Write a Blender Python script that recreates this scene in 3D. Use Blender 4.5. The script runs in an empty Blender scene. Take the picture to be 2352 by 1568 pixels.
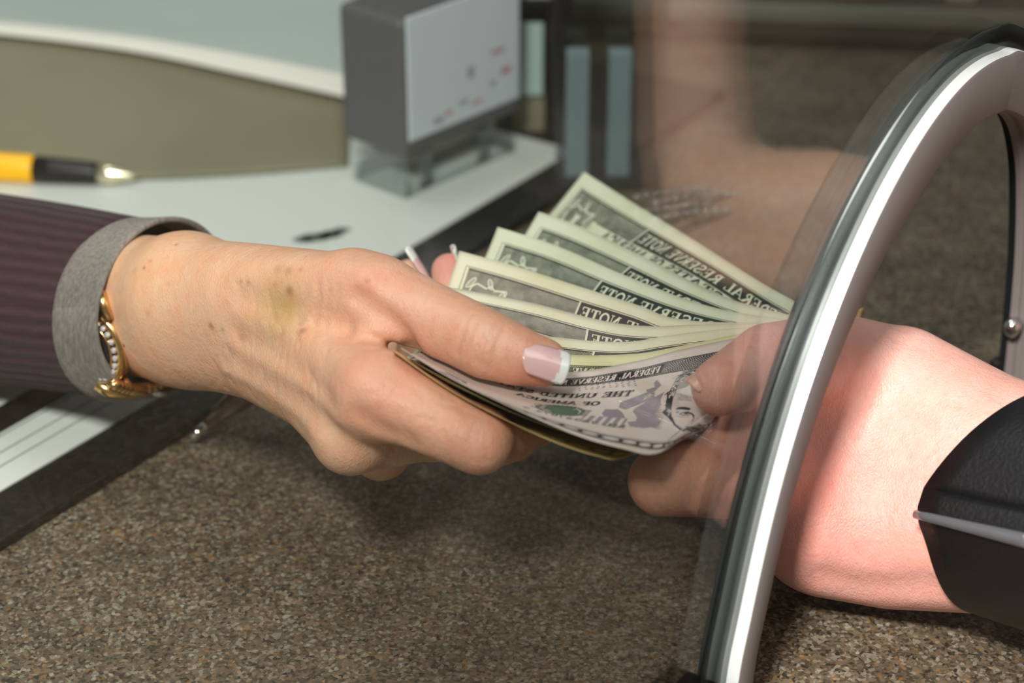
import bpy, math, random
import numpy as np
import openvdb

random.seed(7)
rng = np.random.default_rng(7)
C = bpy.context.scene.collection
MM = 0.001

# ------------------------------------------------------------------ camera, light, exposure
FPX = 4573.0                       # focal length in pixels of the 2352 px wide frame (70 mm on full frame)
PITCH = math.atan((784 + 1665) / FPX)
CP, SP = math.cos(PITCH), math.sin(PITCH)
H = 330.0                          # camera height over the counter, mm
cam_d = bpy.data.cameras.new('camera')
cam_d.sensor_width = 36.0
cam_d.lens = FPX / 2352 * 36.0
cam_d.clip_start = 0.01
cam_d.dof.use_dof = True
cam_d.dof.focus_distance = 0.538
cam_d.dof.aperture_fstop = 8.6
cam_d.dof.aperture_blades = 7
cam = bpy.data.objects.new('camera', cam_d)
C.objects.link(cam)
cam.location = (0, 0, H * MM)
cam.rotation_euler = (math.pi / 2 - PITCH, 0, 0)
bpy.context.scene.camera = cam

w = bpy.data.worlds.new('room_light')
bpy.context.scene.world = w
w.use_nodes = True
w.node_tree.nodes['Background'].inputs[0].default_value = (0.98, 1.0, 0.96, 1)
w.node_tree.nodes['Background'].inputs[1].default_value = 0.15


def area(name, loc, target, sx, sy, power, col=(1, 1, 1)):
    d = bpy.data.lights.new(name, 'AREA')
    d.shape = 'RECTANGLE'
    d.size, d.size_y = sx * MM, sy * MM
    d.energy = power
    d.color = col
    o = bpy.data.objects.new(name, d)
    C.objects.link(o)
    o.location = [c * MM for c in loc]
    v = np.array(target, float) - np.array(loc, float)
    from mathutils import Vector
    o.rotation_euler = Vector(v).to_track_quat('-Z', 'Y').to_euler()
    return o


area('flash', (-140, -70, 640), (20, 500, 40), 130, 90, 13.0, (1.0, 0.965, 0.92))
area('overhead_fill', (-500, 900, 1700), (0, 600, 0), 900, 500, 8.0, (1.0, 1.0, 0.97))  # unseen overhead panels, this and the next, added as weak fill light
area('overhead_fill', (700, -300, 1700), (200, 500, 0), 900, 600, 4.0, (1.0, 0.99, 0.96))
vs = bpy.context.scene.view_settings
vs.view_transform = 'Standard'
vs.look = 'None'
vs.exposure = 0.0
vs.gamma = 1.0
vs.use_curve_mapping = False

# ------------------------------------------------------------------ geometry helpers (all in mm)
CAM = np.array([0, 0, H])
AX, AY, AZ = np.array([1., 0, 0]), np.array([0, SP, CP]), np.array([0, CP, -SP])


def ray(px, py):
    return AX * ((px - 1176) / FPX) + AY * ((784 - py) / FPX) + AZ


def W(px, py, z):
    """where something seen at that place and that far along the lens axis stands"""
    return CAM + ray(px, py) * z


def G(px, py, h=0.0):
    r = ray(px, py)
    return CAM + r * ((h - H) / r[2])


def nrm(v):
    v = np.asarray(v, float)
    return v / (np.linalg.norm(v, axis=-1, keepdims=True) + 1e-12)


def mesh_obj(name, verts, faces, mats=None, parent=None, smooth=True, fmat=None, uv=None):
    m = bpy.data.meshes.new(name)
    m.from_pydata([tuple(v) for v in (np.asarray(verts) * MM)], [], [tuple(f) for f in faces])
    if mats:
        for x in (mats if isinstance(mats, (list, tuple)) else [mats]):
            m.materials.append(x)
    if fmat is not None:
        m.polygons.foreach_set('material_index', np.asarray(fmat, dtype=np.int32))
    if smooth:
        m.polygons.foreach_set('use_smooth', np.ones(len(m.polygons), dtype=bool))
    if uv is not None:
        l = m.uv_layers.new(name='UVMap')
        vi = np.empty(len(m.loops), dtype=np.int32)
        m.loops.foreach_get('vertex_index', vi)
        l.data.foreach_set('uv', np.asarray(uv, dtype=np.float32)[vi].ravel())
    m.update()
    o = bpy.data.objects.new(name, m)
    C.objects.link(o)
    if parent:
        o.parent = parent
    return o


def empty(name, label, cat, group=None):
    o = bpy.data.objects.new(name, None)
    C.objects.link(o)
    o.empty_display_size = 0.01
    return tag(o, label, cat, group)


def tag(o, label=None, cat=None, group=None, kind=None):
    if label: o['label'] = label
    if cat: o['category'] = cat
    if group: o['group'] = group
    if kind: o['kind'] = kind
    return o


def bevel(o, width, seg=3, angle=40):
    b = o.modifiers.new('bevel', 'BEVEL')
    b.width = width * MM
    b.segments = seg
    b.limit_method = 'ANGLE'
    b.angle_limit = math.radians(angle)
    return o


class MB:
    """collects shapes in mm and links them as one mesh object"""
    def __init__(s): s.v, s.f, s.m = [], [], []

    def add(s, v, f, m=0):
        n = len(s.v)
        s.v += [tuple(x) for x in v]
        s.f += [tuple(i + n for i in q) for q in f]
        s.m += [m] * len(f)
        return s

    def box(s, o, a, b, c, m=0):
        """box from corner o along three edge vectors"""
        o, a, b, c = map(lambda x: np.asarray(x, float), (o, a, b, c))
        v = [o, o + a, o + a + b, o + b, o + c, o + a + c, o + a + b + c, o + b + c]
        if np.dot(np.cross(a, b), c) < 0:
            f = [(0, 1, 2, 3), (7, 6, 5, 4), (4, 5, 1, 0), (5, 6, 2, 1), (6, 7, 3, 2), (7, 4, 0, 3)]
        else:
            f = [(3, 2, 1, 0), (4, 5, 6, 7), (0, 1, 5, 4), (1, 2, 6, 5), (2, 3, 7, 6), (3, 0, 4, 7)]
        return s.add(v, f, m)

    def tube(s, pts, rad, n=20, m=0, cap=True, sx=1.0):
        pts = [np.asarray(p, float) for p in pts]
        rad = rad if hasattr(rad, '__len__') else [rad] * len(pts)
        v, f = [], []
        t0 = nrm(pts[1] - pts[0])
        ref = np.array([0, 0, 1.]) if abs(t0[2]) < .9 else np.array([1., 0, 0])
        for i, p in enumerate(pts):
            t = nrm(pts[min(i + 1, len(pts) - 1)] - pts[max(i - 1, 0)])
            a = nrm(np.cross(t, ref)); b = np.cross(t, a)
            for k in range(n):
                q = 2 * math.pi * k / n
                v.append(p + (a * math.cos(q) * sx + b * math.sin(q)) * rad[i])
        for i in range(len(pts) - 1):
            for k in range(n):
                k2 = (k + 1) % n
                f.append((i * n + k, (i + 1) * n + k, (i + 1) * n + k2, i * n + k2))
        if cap:
            f.append(tuple(range(n)))
            f.append(tuple((len(pts) - 1) * n + k for k in reversed(range(n))))
        return s.add(v, f, m)

    def ball(s, c, r, m=0, n=10, sc=(1, 1, 1)):
        v, f = [], []
        for i in range(n + 1):
            a = math.pi * i / n
            for k in range(2 * n):
                b = math.pi * k / n
                v.append(np.asarray(c) + r * np.array([math.sin(a) * math.cos(b) * sc[0], math.sin(a) * math.sin(b) * sc[1], math.cos(a) * sc[2]]))
        for i in range(n):
            for k in range(2 * n):
                k2 = (k + 1) % (2 * n)
                f.append((i * 2 * n + k, (i + 1) * 2 * n + k, (i + 1) * 2 * n + k2, i * 2 * n + k2))
        return s.add(v, f, m)

    def build(s, name, mats, parent=None, smooth=False):
        return mesh_obj(name, s.v, s.f, mats, parent, smooth, s.m)


def catmull(P, n):
    """n points per span of a smooth curve through P"""
    P = np.asarray(P, float)
    Q = np.vstack([2 * P[0] - P[1], P, 2 * P[-1] - P[-2]])
    out = []
    for i in range(len(P) - 1):
        a, b, c, d = Q[i:i + 4]
        for k in range(n):
            t = k / n
            out.append(.5 * ((2 * b) + (c - a) * t + (2 * a - 5 * b + 4 * c - d) * t * t + (3 * b - a - 3 * c + d) * t ** 3))
    out.append(P[-1])
    return np.array(out)


# ------------------------------------------------------------------ materials
class NT:
    def __init__(s, name):
        s.mat = bpy.data.materials.new(name)
        s.mat.use_nodes = True
        s.t = s.mat.node_tree
        s.p = s.t.nodes['Principled BSDF']
        s.out = s.t.nodes['Material Output']

    def n(s, typ, **kw):
        x = s.t.nodes.new(typ)
        for k, v in kw.items():
            if k in x.inputs: x.inputs[k].default_value = v
            else: setattr(x, k, v)
        return x

    def l(s, a, b): s.t.links.new(a, b); return s


def col4(c): return (c[0], c[1], c[2], 1)


def srgb(r, g, b):
    f = lambda x: (x / 255 / 12.92) if x / 255 <= .04045 else ((x / 255 + .055) / 1.055) ** 2.4
    return (f(r), f(g), f(b))


def simple(name, c, rough=.5, metal=0., spec=.5, coat=0., bump=0., bscale=1500., noise=0., nscale=300., alpha=None):
    m = NT(name)
    m.p.inputs['Base Color'].default_value = col4(c)
    m.p.inputs['Roughness'].default_value = rough
    m.p.inputs['Metallic'].default_value = metal
    m.p.inputs['Specular IOR Level'].default_value = spec
    m.p.inputs['Coat Weight'].default_value = coat
    tc = m.n('ShaderNodeTexCoord')
    if noise:
        no = m.n('ShaderNodeTexNoise', Scale=nscale, Detail=4.)
        mx = m.n('ShaderNodeMixRGB', blend_type='MULTIPLY'); mx.inputs[0].default_value = noise
        mx.inputs[1].default_value = col4(c)
        m.l(tc.outputs['Object'], no.inputs['Vector']).l(no.outputs['Fac'], mx.inputs[2]).l(mx.outputs[0], m.p.inputs['Base Color'])
    if bump:
        no = m.n('ShaderNodeTexNoise', Scale=bscale, Detail=3.)
        b = m.n('ShaderNodeBump', Strength=bump, Distance=.0004)
        m.l(tc.outputs['Object'], no.inputs['Vector']).l(no.outputs['Fac'], b.inputs['Height']).l(b.outputs[0], m.p.inputs['Normal'])
    return m.mat


def skin_mat(name, sss=.22):
    m = NT(name)
    at = m.n('ShaderNodeAttribute', attribute_name='tint')
    tc = m.n('ShaderNodeTexCoord')
    n1 = m.n('ShaderNodeTexNoise', Scale=120., Detail=5.)
    n2 = m.n('ShaderNodeTexNoise', Scale=520., Detail=3.)
    r1 = m.n('ShaderNodeMapRange'); r1.inputs[1].default_value = .3; r1.inputs[2].default_value = .7; r1.inputs[3].default_value = 0; r1.inputs[4].default_value = 1
    mx = m.n('ShaderNodeMixRGB', blend_type='MULTIPLY')
    mx.inputs[2].default_value = (1.0, .86, .80, 1)
    mx2 = m.n('ShaderNodeMixRGB', blend_type='MULTIPLY')
    r2 = m.n('ShaderNodeMapRange'); r2.inputs[1].default_value = .52; r2.inputs[2].default_value = .72; r2.inputs[3].default_value = 0; r2.inputs[4].default_value = .5
    mx2.inputs[2].default_value = (1.0, .80, .72, 1)
    for n_ in (n1, n2): m.l(tc.outputs['Object'], n_.inputs['Vector'])
    m.l(n1.outputs['Fac'], r1.inputs[0]).l(r1.outputs[0], mx.inputs[0]).l(at.outputs['Color'], mx.inputs[1])
    m.l(n2.outputs['Fac'], r2.inputs[0]).l(r2.outputs[0], mx2.inputs[0]).l(mx.outputs[0], mx2.inputs[1])
    m.l(mx2.outputs[0], m.p.inputs['Base Color'])
    # fine criss-cross of the skin
    mp = m.n('ShaderNodeMapping'); mp.inputs['Scale'].default_value = (1.0, 1.0, .62)
    mp.inputs['Rotation'].default_value = (0, .5, .3)
    vo = m.n('ShaderNodeTexVoronoi', Scale=1150., feature='DISTANCE_TO_EDGE')
    n3 = m.n('ShaderNodeTexNoise', Scale=260., Detail=6.)
    n3.inputs['Roughness'].default_value = .68
    mth = m.n('ShaderNodeMath', operation='MULTIPLY_ADD'); mth.inputs[1].default_value = .32
    m.l(tc.outputs['Object'], mp.inputs['Vector']).l(mp.outputs[0], vo.inputs['Vector']).l(mp.outputs[0], n3.inputs['Vector'])
    m.l(vo.outputs['Distance'], mth.inputs[0]).l(n3.outputs['Fac'], mth.inputs[2])
    b = m.n('ShaderNodeBump', Strength=.8, Distance=.0006)
    m.l(mth.outputs[0], b.inputs['Height']).l(b.outputs[0], m.p.inputs['Normal'])
    m.p.inputs['Roughness'].default_value = .42
    m.p.inputs['Specular IOR Level'].default_value = .42
    m.p.inputs['Subsurface Weight'].default_value = sss
    m.p.inputs['Subsurface Radius'].default_value = (1.0, .35, .18)
    m.p.inputs['Subsurface Scale'].default_value = .0035
    return m.mat


M = {}
M['black'] = simple('black_plastic', srgb(24, 23, 21), .38, spec=.4, bump=.1)
M['black_soft'] = simple('black_mat_surface', srgb(25, 24, 21), .45, spec=.35, bump=.12, bscale=2500)
M['white_paper'] = simple('white_paper', srgb(212, 222, 216), .6, spec=.3, noise=.06, nscale=60)
M['white_gloss'] = simple('white_form_paper', srgb(206, 211, 204), .45, spec=.35)
M['line'] = simple('grey_printed_line', srgb(120, 134, 130), .6)
M['gold'] = simple('gold_metal', (0.78, .50, .20), .22, 1.0)
M['chrome'] = simple('chrome', (.8, .8, .8), .12, 1.0)
M['stone'] = simple('clear_stone', (.9, .92, .95), .05, .6, spec=1., coat=1.)
M['yellow'] = simple('yellow_plastic', srgb(250, 186, 0), .35)
M['dark_glass'] = simple('watch_crystal', (.02, .018, .03), .05, 0, .8)


def counter_mat():
    m = NT('speckled_counter')
    tc = m.n('ShaderNodeTexCoord')
    v1 = m.n('ShaderNodeTexVoronoi', Scale=700.); v2 = m.n('ShaderNodeTexVoronoi', Scale=1050.)
    v3 = m.n('ShaderNodeTexVoronoi', Scale=520.)
    no = m.n('ShaderNodeTexNoise', Scale=45., Detail=5.)
    for x in (v1, v2, v3, no): m.l(tc.outputs['Object'], x.inputs['Vector'])
    def ramp(stops):
        r = m.n('ShaderNodeValToRGB'); r.color_ramp.interpolation = 'CONSTANT'
        e = r.color_ramp.elements
        e[0].position, e[0].color = stops[0][0], col4(srgb(*stops[0][1]))
        e[1].position, e[1].color = stops[1][0], col4(srgb(*stops[1][1]))
        for p, c in stops[2:]:
            q = e.new(p); q.color = col4(srgb(*c))
        return r
    s1 = m.n('ShaderNodeSeparateColor'); s2 = m.n('ShaderNodeSeparateColor'); s3 = m.n('ShaderNodeSeparateColor')
    r1 = ramp([(0, (66, 58, 46)), (.22, (104, 91, 72)), (.55, (122, 104, 82)), (.78, (92, 88, 74)), (.9, (164, 157, 138))])
    r2 = ramp([(0, (48, 42, 33)), (.3, (110, 96, 76)), (.62, (134, 118, 96)), (.85, (176, 170, 152)), (.965, (168, 118, 54))])
    m.l(v1.outputs['Color'], s1.inputs[0]).l(s1.outputs[0], r1.inputs[0])
    m.l(v2.outputs['Color'], s2.inputs[0]).l(s2.outputs[1], r2.inputs[0])
    mx = m.n('ShaderNodeMixRGB'); mx.inputs[0].default_value = .5
    m.l(r1.outputs[0], mx.inputs[1]).l(r2.outputs[0], mx.inputs[2])
    m2 = m.n('ShaderNodeMixRGB', blend_type='MULTIPLY'); m2.inputs[0].default_value = .9
    rr = m.n('ShaderNodeMapRange'); rr.inputs[1].default_value = .3; rr.inputs[2].default_value = .7; rr.inputs[3].default_value = .48; rr.inputs[4].default_value = .8
    m.l(no.outputs['Fac'], rr.inputs[0]).l(mx.outputs[0], m2.inputs[1]).l(rr.outputs[0], m2.inputs[2])
    m.l(m2.outputs[0], m.p.inputs['Base Color'])
    b = m.n('ShaderNodeBump', Strength=.5, Distance=.0003)
    m.l(s2.outputs[0], b.inputs['Height']).l(b.outputs[0], m.p.inputs['Normal'])
    m.p.inputs['Roughness'].default_value = .42
    m.p.inputs['Specular IOR Level'].default_value = .5
    return m.mat


def clear_mat(name, tint, f0=.045, gain=1.0, rough=0.0):
    """thin clear sheet: what is behind shows through, mirror reflection grows towards grazing"""
    m = NT(name)
    m.t.nodes.remove(m.p)
    lw = m.n('ShaderNodeLayerWeight'); lw.inputs[0].default_value = .5
    pw = m.n('ShaderNodeMath', operation='POWER'); pw.inputs[1].default_value = 5.
    ma = m.n('ShaderNodeMath', operation='MULTIPLY_ADD'); ma.inputs[1].default_value = .95 * gain; ma.inputs[2].default_value = f0
    ma.use_clamp = True
    tr = m.n('ShaderNodeBsdfTransparent'); tr.inputs[0].default_value = col4(tint)
    gl = m.n('ShaderNodeBsdfGlossy'); gl.inputs['Roughness'].default_value = rough
    mx = m.n('ShaderNodeMixShader')
    m.l(lw.outputs['Facing'], pw.inputs[0]).l(pw.outputs[0], ma.inputs[0]).l(ma.outputs[0], mx.inputs[0])
    m.l(tr.outputs[0], mx.inputs[1]).l(gl.outputs[0], mx.inputs[2]).l(mx.outputs[0], m.out.inputs['Surface'])
    return m.mat


M['glass'] = clear_mat('window_glass', (.985, .995, .99), .04, 1.45)
M['acrylic'] = clear_mat('clear_acrylic', (.88, .91, .91), .08, 1.0, .08)

# ------------------------------------------------------------------ the counter
VP = ray(4850, -1665); D_ = nrm([VP[0], VP[1], 0]); N_ = np.array([D_[1], -D_[0], 0])     # along the pane, out of it to the customer
BASE = G(1699, 1600)
UP = np.array([0, 0, 1.])


def pane(u, z, n=0.): return BASE + D_ * u + UP * z + N_ * n


VM = ray(4700, -1665); E1 = nrm([VM[0], VM[1], 0]); E2 = np.array([-E1[1], E1[0], 0])      # along and across the desk pad
mb = MB()
mb.box((-1500, -600, -38), (3200, 0, 0), (0, 1690, 0), (0, 0, 38))
top = mb.build('countertop', counter_mat())
tag(top, kind='structure', label='speckled grey brown stone-look countertop')

# teller window: glass with an arched opening edged with an aluminium channel
arc_px = [(1699, 1548), (1724, 1420), (1750, 1300), (1771, 1200), (1796, 1100), (1826, 1000), (1856, 900), (1889, 800), (1926, 700), (1970, 600), (2013, 500), (2060, 400), (2118, 300), (2190, 200), (2236, 152), (2285, 124), (2330, 114), (2352, 116)]
arc = []
for p in arc_px:
    r = ray(*p); t = np.dot(BASE + N_ * 7 - CAM, N_) / np.dot(r, N_); P = CAM + r * t - BASE
    arc.append((np.dot(P, D_), P[2]))
A_ = np.array(arc)
for _ in range(4): A_[1:-1] = .25 * A_[:-2] + .5 * A_[1:-1] + .25 * A_[2:]
arc = [(A_[0][0] - 2, 0)] + [tuple(a) for a in A_]
uu, zz = arc[-1]
print('ARC', [(round(a), round(b)) for a, b in arc])
uR = uu + 46
arc += [(uu + 22, zz - 12), (uu + 37, zz - 33), (uR + 0, zz - 62), (uR + 6, 40), (uR + 9, 0)]
outer = catmull(arc, 7)
tan = nrm(np.gradient(outer, axis=0)); nr = np.stack([tan[:, 1], -tan[:, 0]], 1)           # towards the opening
TWS = np.interp(outer[:, 1], [0, 60, 95, 117, 134], [9.5, 9.5, 11.5, 14.0, 17.0])
inner = outer + nr * TWS[:, None]
TW = 12.0
win = empty('teller_window', 'clear glass teller screen with an arched opening edged in brushed aluminium', 'window')
# pane with the notch
half = outer + nr * 6
outline = [(-620, 0)] + [tuple(p) for p in half if True] + [(900, 0), (900, 620), (-620, 620)]
outline = [(u, max(z, 0.3)) for u, z in outline]
import bmesh
bm = bmesh.new()
f1 = bm.faces.new([bm.verts.new(tuple(pane(u, z, 2.0) * MM)) for u, z in outline])
ex = bmesh.ops.extrude_face_region(bm, geom=[f1])
bmesh.ops.translate(bm, verts=[v for v in ex['geom'] if isinstance(v, bmesh.types.BMVert)], vec=tuple(-N_ * 4.0 * MM))
bmesh.ops.triangulate(bm, faces=bm.faces[:])
bmesh.ops.recalc_face_normals(bm, faces=bm.faces[:])
me = bpy.data.meshes.new('glass_pane'); bm.to_mesh(me); bm.free()
me.materials.append(M['glass'])
gp = bpy.data.objects.new('glass_pane', me); C.objects.link(gp); gp.parent = win


def alu(name, c, rough, an=0.):
    m = NT(name)
    m.p.inputs['Base Color'].default_value = col4(c); m.p.inputs['Metallic'].default_value = .75
    m.p.inputs['Roughness'].default_value = rough
    tc = m.n('ShaderNodeTexCoord'); no = m.n('ShaderNodeTexNoise', Scale=2600., Detail=2.)
    b = m.n('ShaderNodeBump', Strength=.15, Distance=.0002)
    m.l(tc.outputs['Object'], no.inputs['Vector']).l(no.outputs['Fac'], b.inputs['Height']).l(b.outputs[0], m.p.inputs['Normal'])
    return m.mat


M['alu'] = alu('brushed_aluminium', srgb(205, 196, 194), .38)
prof = [(0, -2.1), (0, 5.8), (.35, 6.8), (1.2, 7.2), (15.6, 7.2), (16.6, 6.8), (17, 5.8), (17, 3), (16.2, 2.6), (16.2, .8), (17, .4), (17, -2.1)]
FM = [1, 1, 0, 0, 0, 0, 0, 0, 0, 0, 0, 0]
nP = len(prof); vv, ff = [], []
for i in range(len(outer)):
    for a, b in prof:
        q = outer[i] + nr[i] * (a if a < 5 else a + TWS[i] - 17)
        vv.append(pane(q[0], max(q[1], .2), b))
for i in range(len(outer) - 1):
    for k in range(nP):
        k2 = (k + 1) % nP
        ff.append((i * nP + k, i * nP + k2, (i + 1) * nP + k2, (i + 1) * nP + k))
ff.append(tuple(range(nP))); ff.append(tuple((len(outer) - 1) * nP + k for k in range(nP)))
M['alu_face'] = simple('satin_grey_aluminium', srgb(128, 119, 117), .55, .0, spec=.25, bump=.15, bscale=2600)
M['alu'] = simple('bright_aluminium_edge', srgb(222, 226, 224), .35, .25)
M['rubber'] = simple('black_rubber_gasket', srgb(26, 28, 27), .7, spec=.2)
tr = mesh_obj('arch_trim', vv, ff, [M['alu_face'], M['alu']], win, True, [FM[k] for i in range(len(outer) - 1) for k in range(nP)] + [0, 0])
gb = [(.6, -2.1), (.6, -5), (15.6, -5), (15.6, -2.1)]; vg = []
for i in range(len(outer)):
    for a, b in gb:
        q = outer[i] + nr[i] * (a if a < 5 else a + TWS[i] - 17); vg.append(pane(q[0], max(q[1], .2), b))
fg = [(i * 4 + k, i * 4 + (k + 1) % 4, (i + 1) * 4 + (k + 1) % 4, (i + 1) * 4 + k) for i in range(len(outer) - 1) for k in range(4)]
M['reflection_band'] = clear_mat('trim_reflection_tint', (.46, .48, .47), .02, .25, .3)  # dark see-through strip painted in for the trim's reflection in the pane
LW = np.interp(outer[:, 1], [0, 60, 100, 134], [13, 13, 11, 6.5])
for nm, b0, b1_ in (('trim_reflection_strip', 2.05, 3.6),):
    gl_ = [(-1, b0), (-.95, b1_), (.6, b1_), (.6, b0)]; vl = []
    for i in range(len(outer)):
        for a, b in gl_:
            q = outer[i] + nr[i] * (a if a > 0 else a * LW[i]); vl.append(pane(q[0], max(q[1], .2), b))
    mesh_obj(nm, vl, fg, M['reflection_band'], win, True)
gk = mesh_obj('rubber_gasket', vg, fg, M['rubber'], win, True); m_ = gk.modifiers.new('e', 'EDGE_SPLIT'); m_.split_angle = math.radians(38)
m_ = tr.modifiers.new('e', 'EDGE_SPLIT'); m_.split_angle = math.radians(38)
for (u, sgn) in ((outer[0][0], -1), (outer[-1][0], 1)):
    mb = MB(); w_ = 18 if sgn < 0 else 6
    mb.box(pane(u - (w_ if sgn < 0 else 0), 0, -12), D_ * w_, N_ * 23, UP * (17 if sgn < 0 else 15))
    bevel(mb.build('foot_clip', M['black'], win), 2.0)
mb = MB(); c0 = W(2328, 690, 600)
cc = pane(outer[-1][0] - TW - 0.5, 37, 0)
mb.tube([cc, cc - D_ * 3], [2.6, 2.6], 16); mb.ball(cc - D_ * 3, 3.2, sc=(.8, .8, 1))
mb.build('screw', M['chrome'], win, True)

# ------------------------------------------------------------------ desk pad and what lies on it
def off(px, py): return np.dot(G(px, py) - BASE, E2)


def pad(a, b, z=0.): return PADO + E1 * a + E2 * b + UP * z


PADO = G(0, 1270)                       # outer edge line of the pad, a runs along it, b away from the customer
PH = 4.0
dm = empty('desk_pad', 'large black desk pad with a raised border under the papers', 'desk pad')
mb = MB(); mb.box(pad(-260, 0, 0), E1 * 700, E2 * 520, UP * PH)
bevel(mb.build('pad_base', M['black_soft'], dm), .8)
pb = np.dot(G(0, 1130, PH) - PADO, E2)
pe = np.dot(G(1310, 345, PH) - PADO, E1)
print('pad', pb, pe)
sheet = empty('desk_calendar', 'white paper desk calendar sheet with black band and ruled lines on black pad', 'paper')
mb = MB(); mb.box(pad(-255, pb, PH + .02), E1 * (pe + 255), E2 * 330, UP * .5)
mb.build('sheet', M['white_gloss'], sheet)
mb = MB()
b1 = np.dot(G(0, 1000, PH) - PADO, E2); b2 = np.dot(G(0, 945, PH) - PADO, E2)
lb = [np.dot(G(0, y, PH) - PADO, E2) for y in (1007, 1045, 1077)]
b2 = b1 + (b2 - b1) * 1.15
for b_ in lb:
    mb.box(pad(-255, b_, PH + .53), E1 * 420, E2 * .75, UP * .02)
mb.build('ruled_line', M['line'], sheet)
mb = MB(); mb.box(pad(-255, b1 + .4, PH + .53), E1 * 420, E2 * (b2 - b1), UP * .05)
mb.build('black_band', M['black_soft'], sheet)
# blurred ink mark on the sheet
mb = MB(); q = G(735, 545, PH + .6)
for (dx, dy, r_) in ((-6, -2, 3), (-2, 0, 4), (3, 2, 3.4), (8, 7, 2.4), (5, 4, 3)):
    a_ = [q + np.array([dx + math.cos(t) * r_ * 1.5, dy + math.sin(t) * r_, .04]) for t in np.linspace(0, 2 * math.pi, 13)[:-1]]
    mb.add(a_, [tuple(range(12))])
mb.build('ink_mark', simple('dark_ink', srgb(104, 116, 112), .6), sheet)

# olive sheet curling up behind the pen, white sheets on top
def sheet_mesh(name, rows, mat, parent=None, thick=.4, n=8):
    """smooth surface through rows of points"""
    R = [catmull(r, n) for r in rows]
    Pn = np.array([catmull(np.array([r[i] for r in R]), n) for i in range(len(R[0]))])   # [i][row]
    a, b = Pn.shape[:2]
    v = Pn.reshape(-1, 3)
    f = [(i * b + j, (i + 1) * b + j, (i + 1) * b + j + 1, i * b + j + 1) for i in range(a - 1) for j in range(b - 1)]
    o = mesh_obj(name, v, f, mat, parent)
    s = o.modifiers.new('thick', 'SOLIDIFY'); s.thickness = thick * MM; s.offset = 0
    return o


olive = simple('olive_grey_paper', srgb(136, 133, 108), .75, spec=.2, noise=.35, nscale=14)
mb_rows = [
    [G(-200, 405, 6), G(100, 402, 6), G(330, 408, 6), G(560, 398, 6), G(800, 378, 6)],
    [G(-200, 300, 14), G(100, 310, 14), G(330, 312, 12), G(560, 300, 9), G(800, 300, 8)],
    [G(-200, 180, 24), G(100, 190, 24), G(330, 205, 20), G(560, 222, 14), G(800, 262, 9)],
    [G(-200, 60, 34), G(0, 70, 34), G(300, 108, 28), G(560, 160, 20), G(800, 215, 12)]]
oc = sheet_mesh('curled_sheet', mb_rows, olive)
tag(oc, 'olive grey paper sheet curling up from the desk pad behind the yellow pen', 'paper')
rows = [
    [G(-200, 62, 35), G(0, 74, 35), G(300, 112, 29), G(560, 166, 21), G(830, 226, 13)],
    [G(-200, 40, 36), G(0, 50, 36), G(300, 84, 31), G(560, 128, 24), G(830, 178, 16)],
    [G(-200, -20, 30), G(0, -10, 30), G(300, 30, 26), G(560, 66, 21), G(830, 110, 15)],
    [G(-200, -160, 12), G(0, -150, 12), G(300, -120, 12), G(560, -100, 12), G(830, -80, 12)]]
oc = sheet_mesh('white_sheet', rows, simple('pale_blue_white_paper', srgb(190, 203, 196), .6, spec=.3, noise=.15, nscale=18), thick=1.2)
rim = sheet_mesh('sheet_lit_rim', [  # whiter strip, paints the light caught along the sheet's lower edge
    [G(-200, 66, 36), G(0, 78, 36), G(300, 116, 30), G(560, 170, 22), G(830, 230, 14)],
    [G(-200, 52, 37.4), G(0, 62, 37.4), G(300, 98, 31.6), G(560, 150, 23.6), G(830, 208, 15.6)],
    [G(-200, 40, 37.6), G(0, 50, 37.6), G(300, 84, 32.4), G(560, 128, 25.4), G(830, 178, 17.4)]], simple('lit_rim_white', srgb(226, 224, 212), .6, spec=.3), oc, thick=.8)
tag(oc, 'bluish white paper sheet lying over the olive curled sheet, left of the stamp', 'paper')

# yellow pen
pen = empty('ballpoint_pen', 'yellow ballpoint pen with black grip and metallic tip lying behind the sleeve', 'pen')
pa, pb_ = G(-260, 366, 11), G(318, 404, 9)
ax = nrm(pb_ - pa); L = np.linalg.norm(pb_ - pa)
x1 = np.linalg.norm(G(88, 372, 11) - pa); x2 = np.linalg.norm(G(228, 394, 10) - pa)
MB().tube([pa, pa + ax * 2, pa + ax * (x1 - 2), pa + ax * x1], [5, 6, 6, 5.6]).build('barrel', M['yellow'], pen, True)
MB().tube([pa + ax * x1, pa + ax * (x1 + 8), pa + ax * (x2 - 2), pa + ax * x2], [5.6, 5.4, 4.6, 4.2]).build('grip', M['black'], pen, True)
t_ = MB().tube([pa + ax * x2, pa + ax * (x2 + 5), pa + ax * (L - 3), pa + ax * L], [4.3, 4.0, 1.6, .5])
t_.build('tip', simple('pale_gold_metal', (.85, .78, .55), .25, .9), pen, True)

# brown pen tip peeping out under the wrist
pen2 = empty('brown_pen', 'brown translucent pen with a pointed metal tip on the pad edge under the wrist', 'pen')
a0 = G(436, 1006, 5); a1 = G(508, 948, 11); ax = nrm(a1 - a0)
brown = simple('brown_clear_plastic', srgb(112, 84, 70), .18, spec=.6, coat=.5)
MB().tube([a0 + ax * 6, a0 + ax * 22, a0 + ax * 30, a0 + ax * 70, a0 + ax * 72], [1.6, 4.6, 5.0, 5.0, 4.2]).build('barrel', brown, pen2, True)
MB().tube([a0, a0 + ax * 2, a0 + ax * 6.3], [.5, 1.1, 1.7]).build('tip', M['chrome'], pen2, True)

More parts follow.
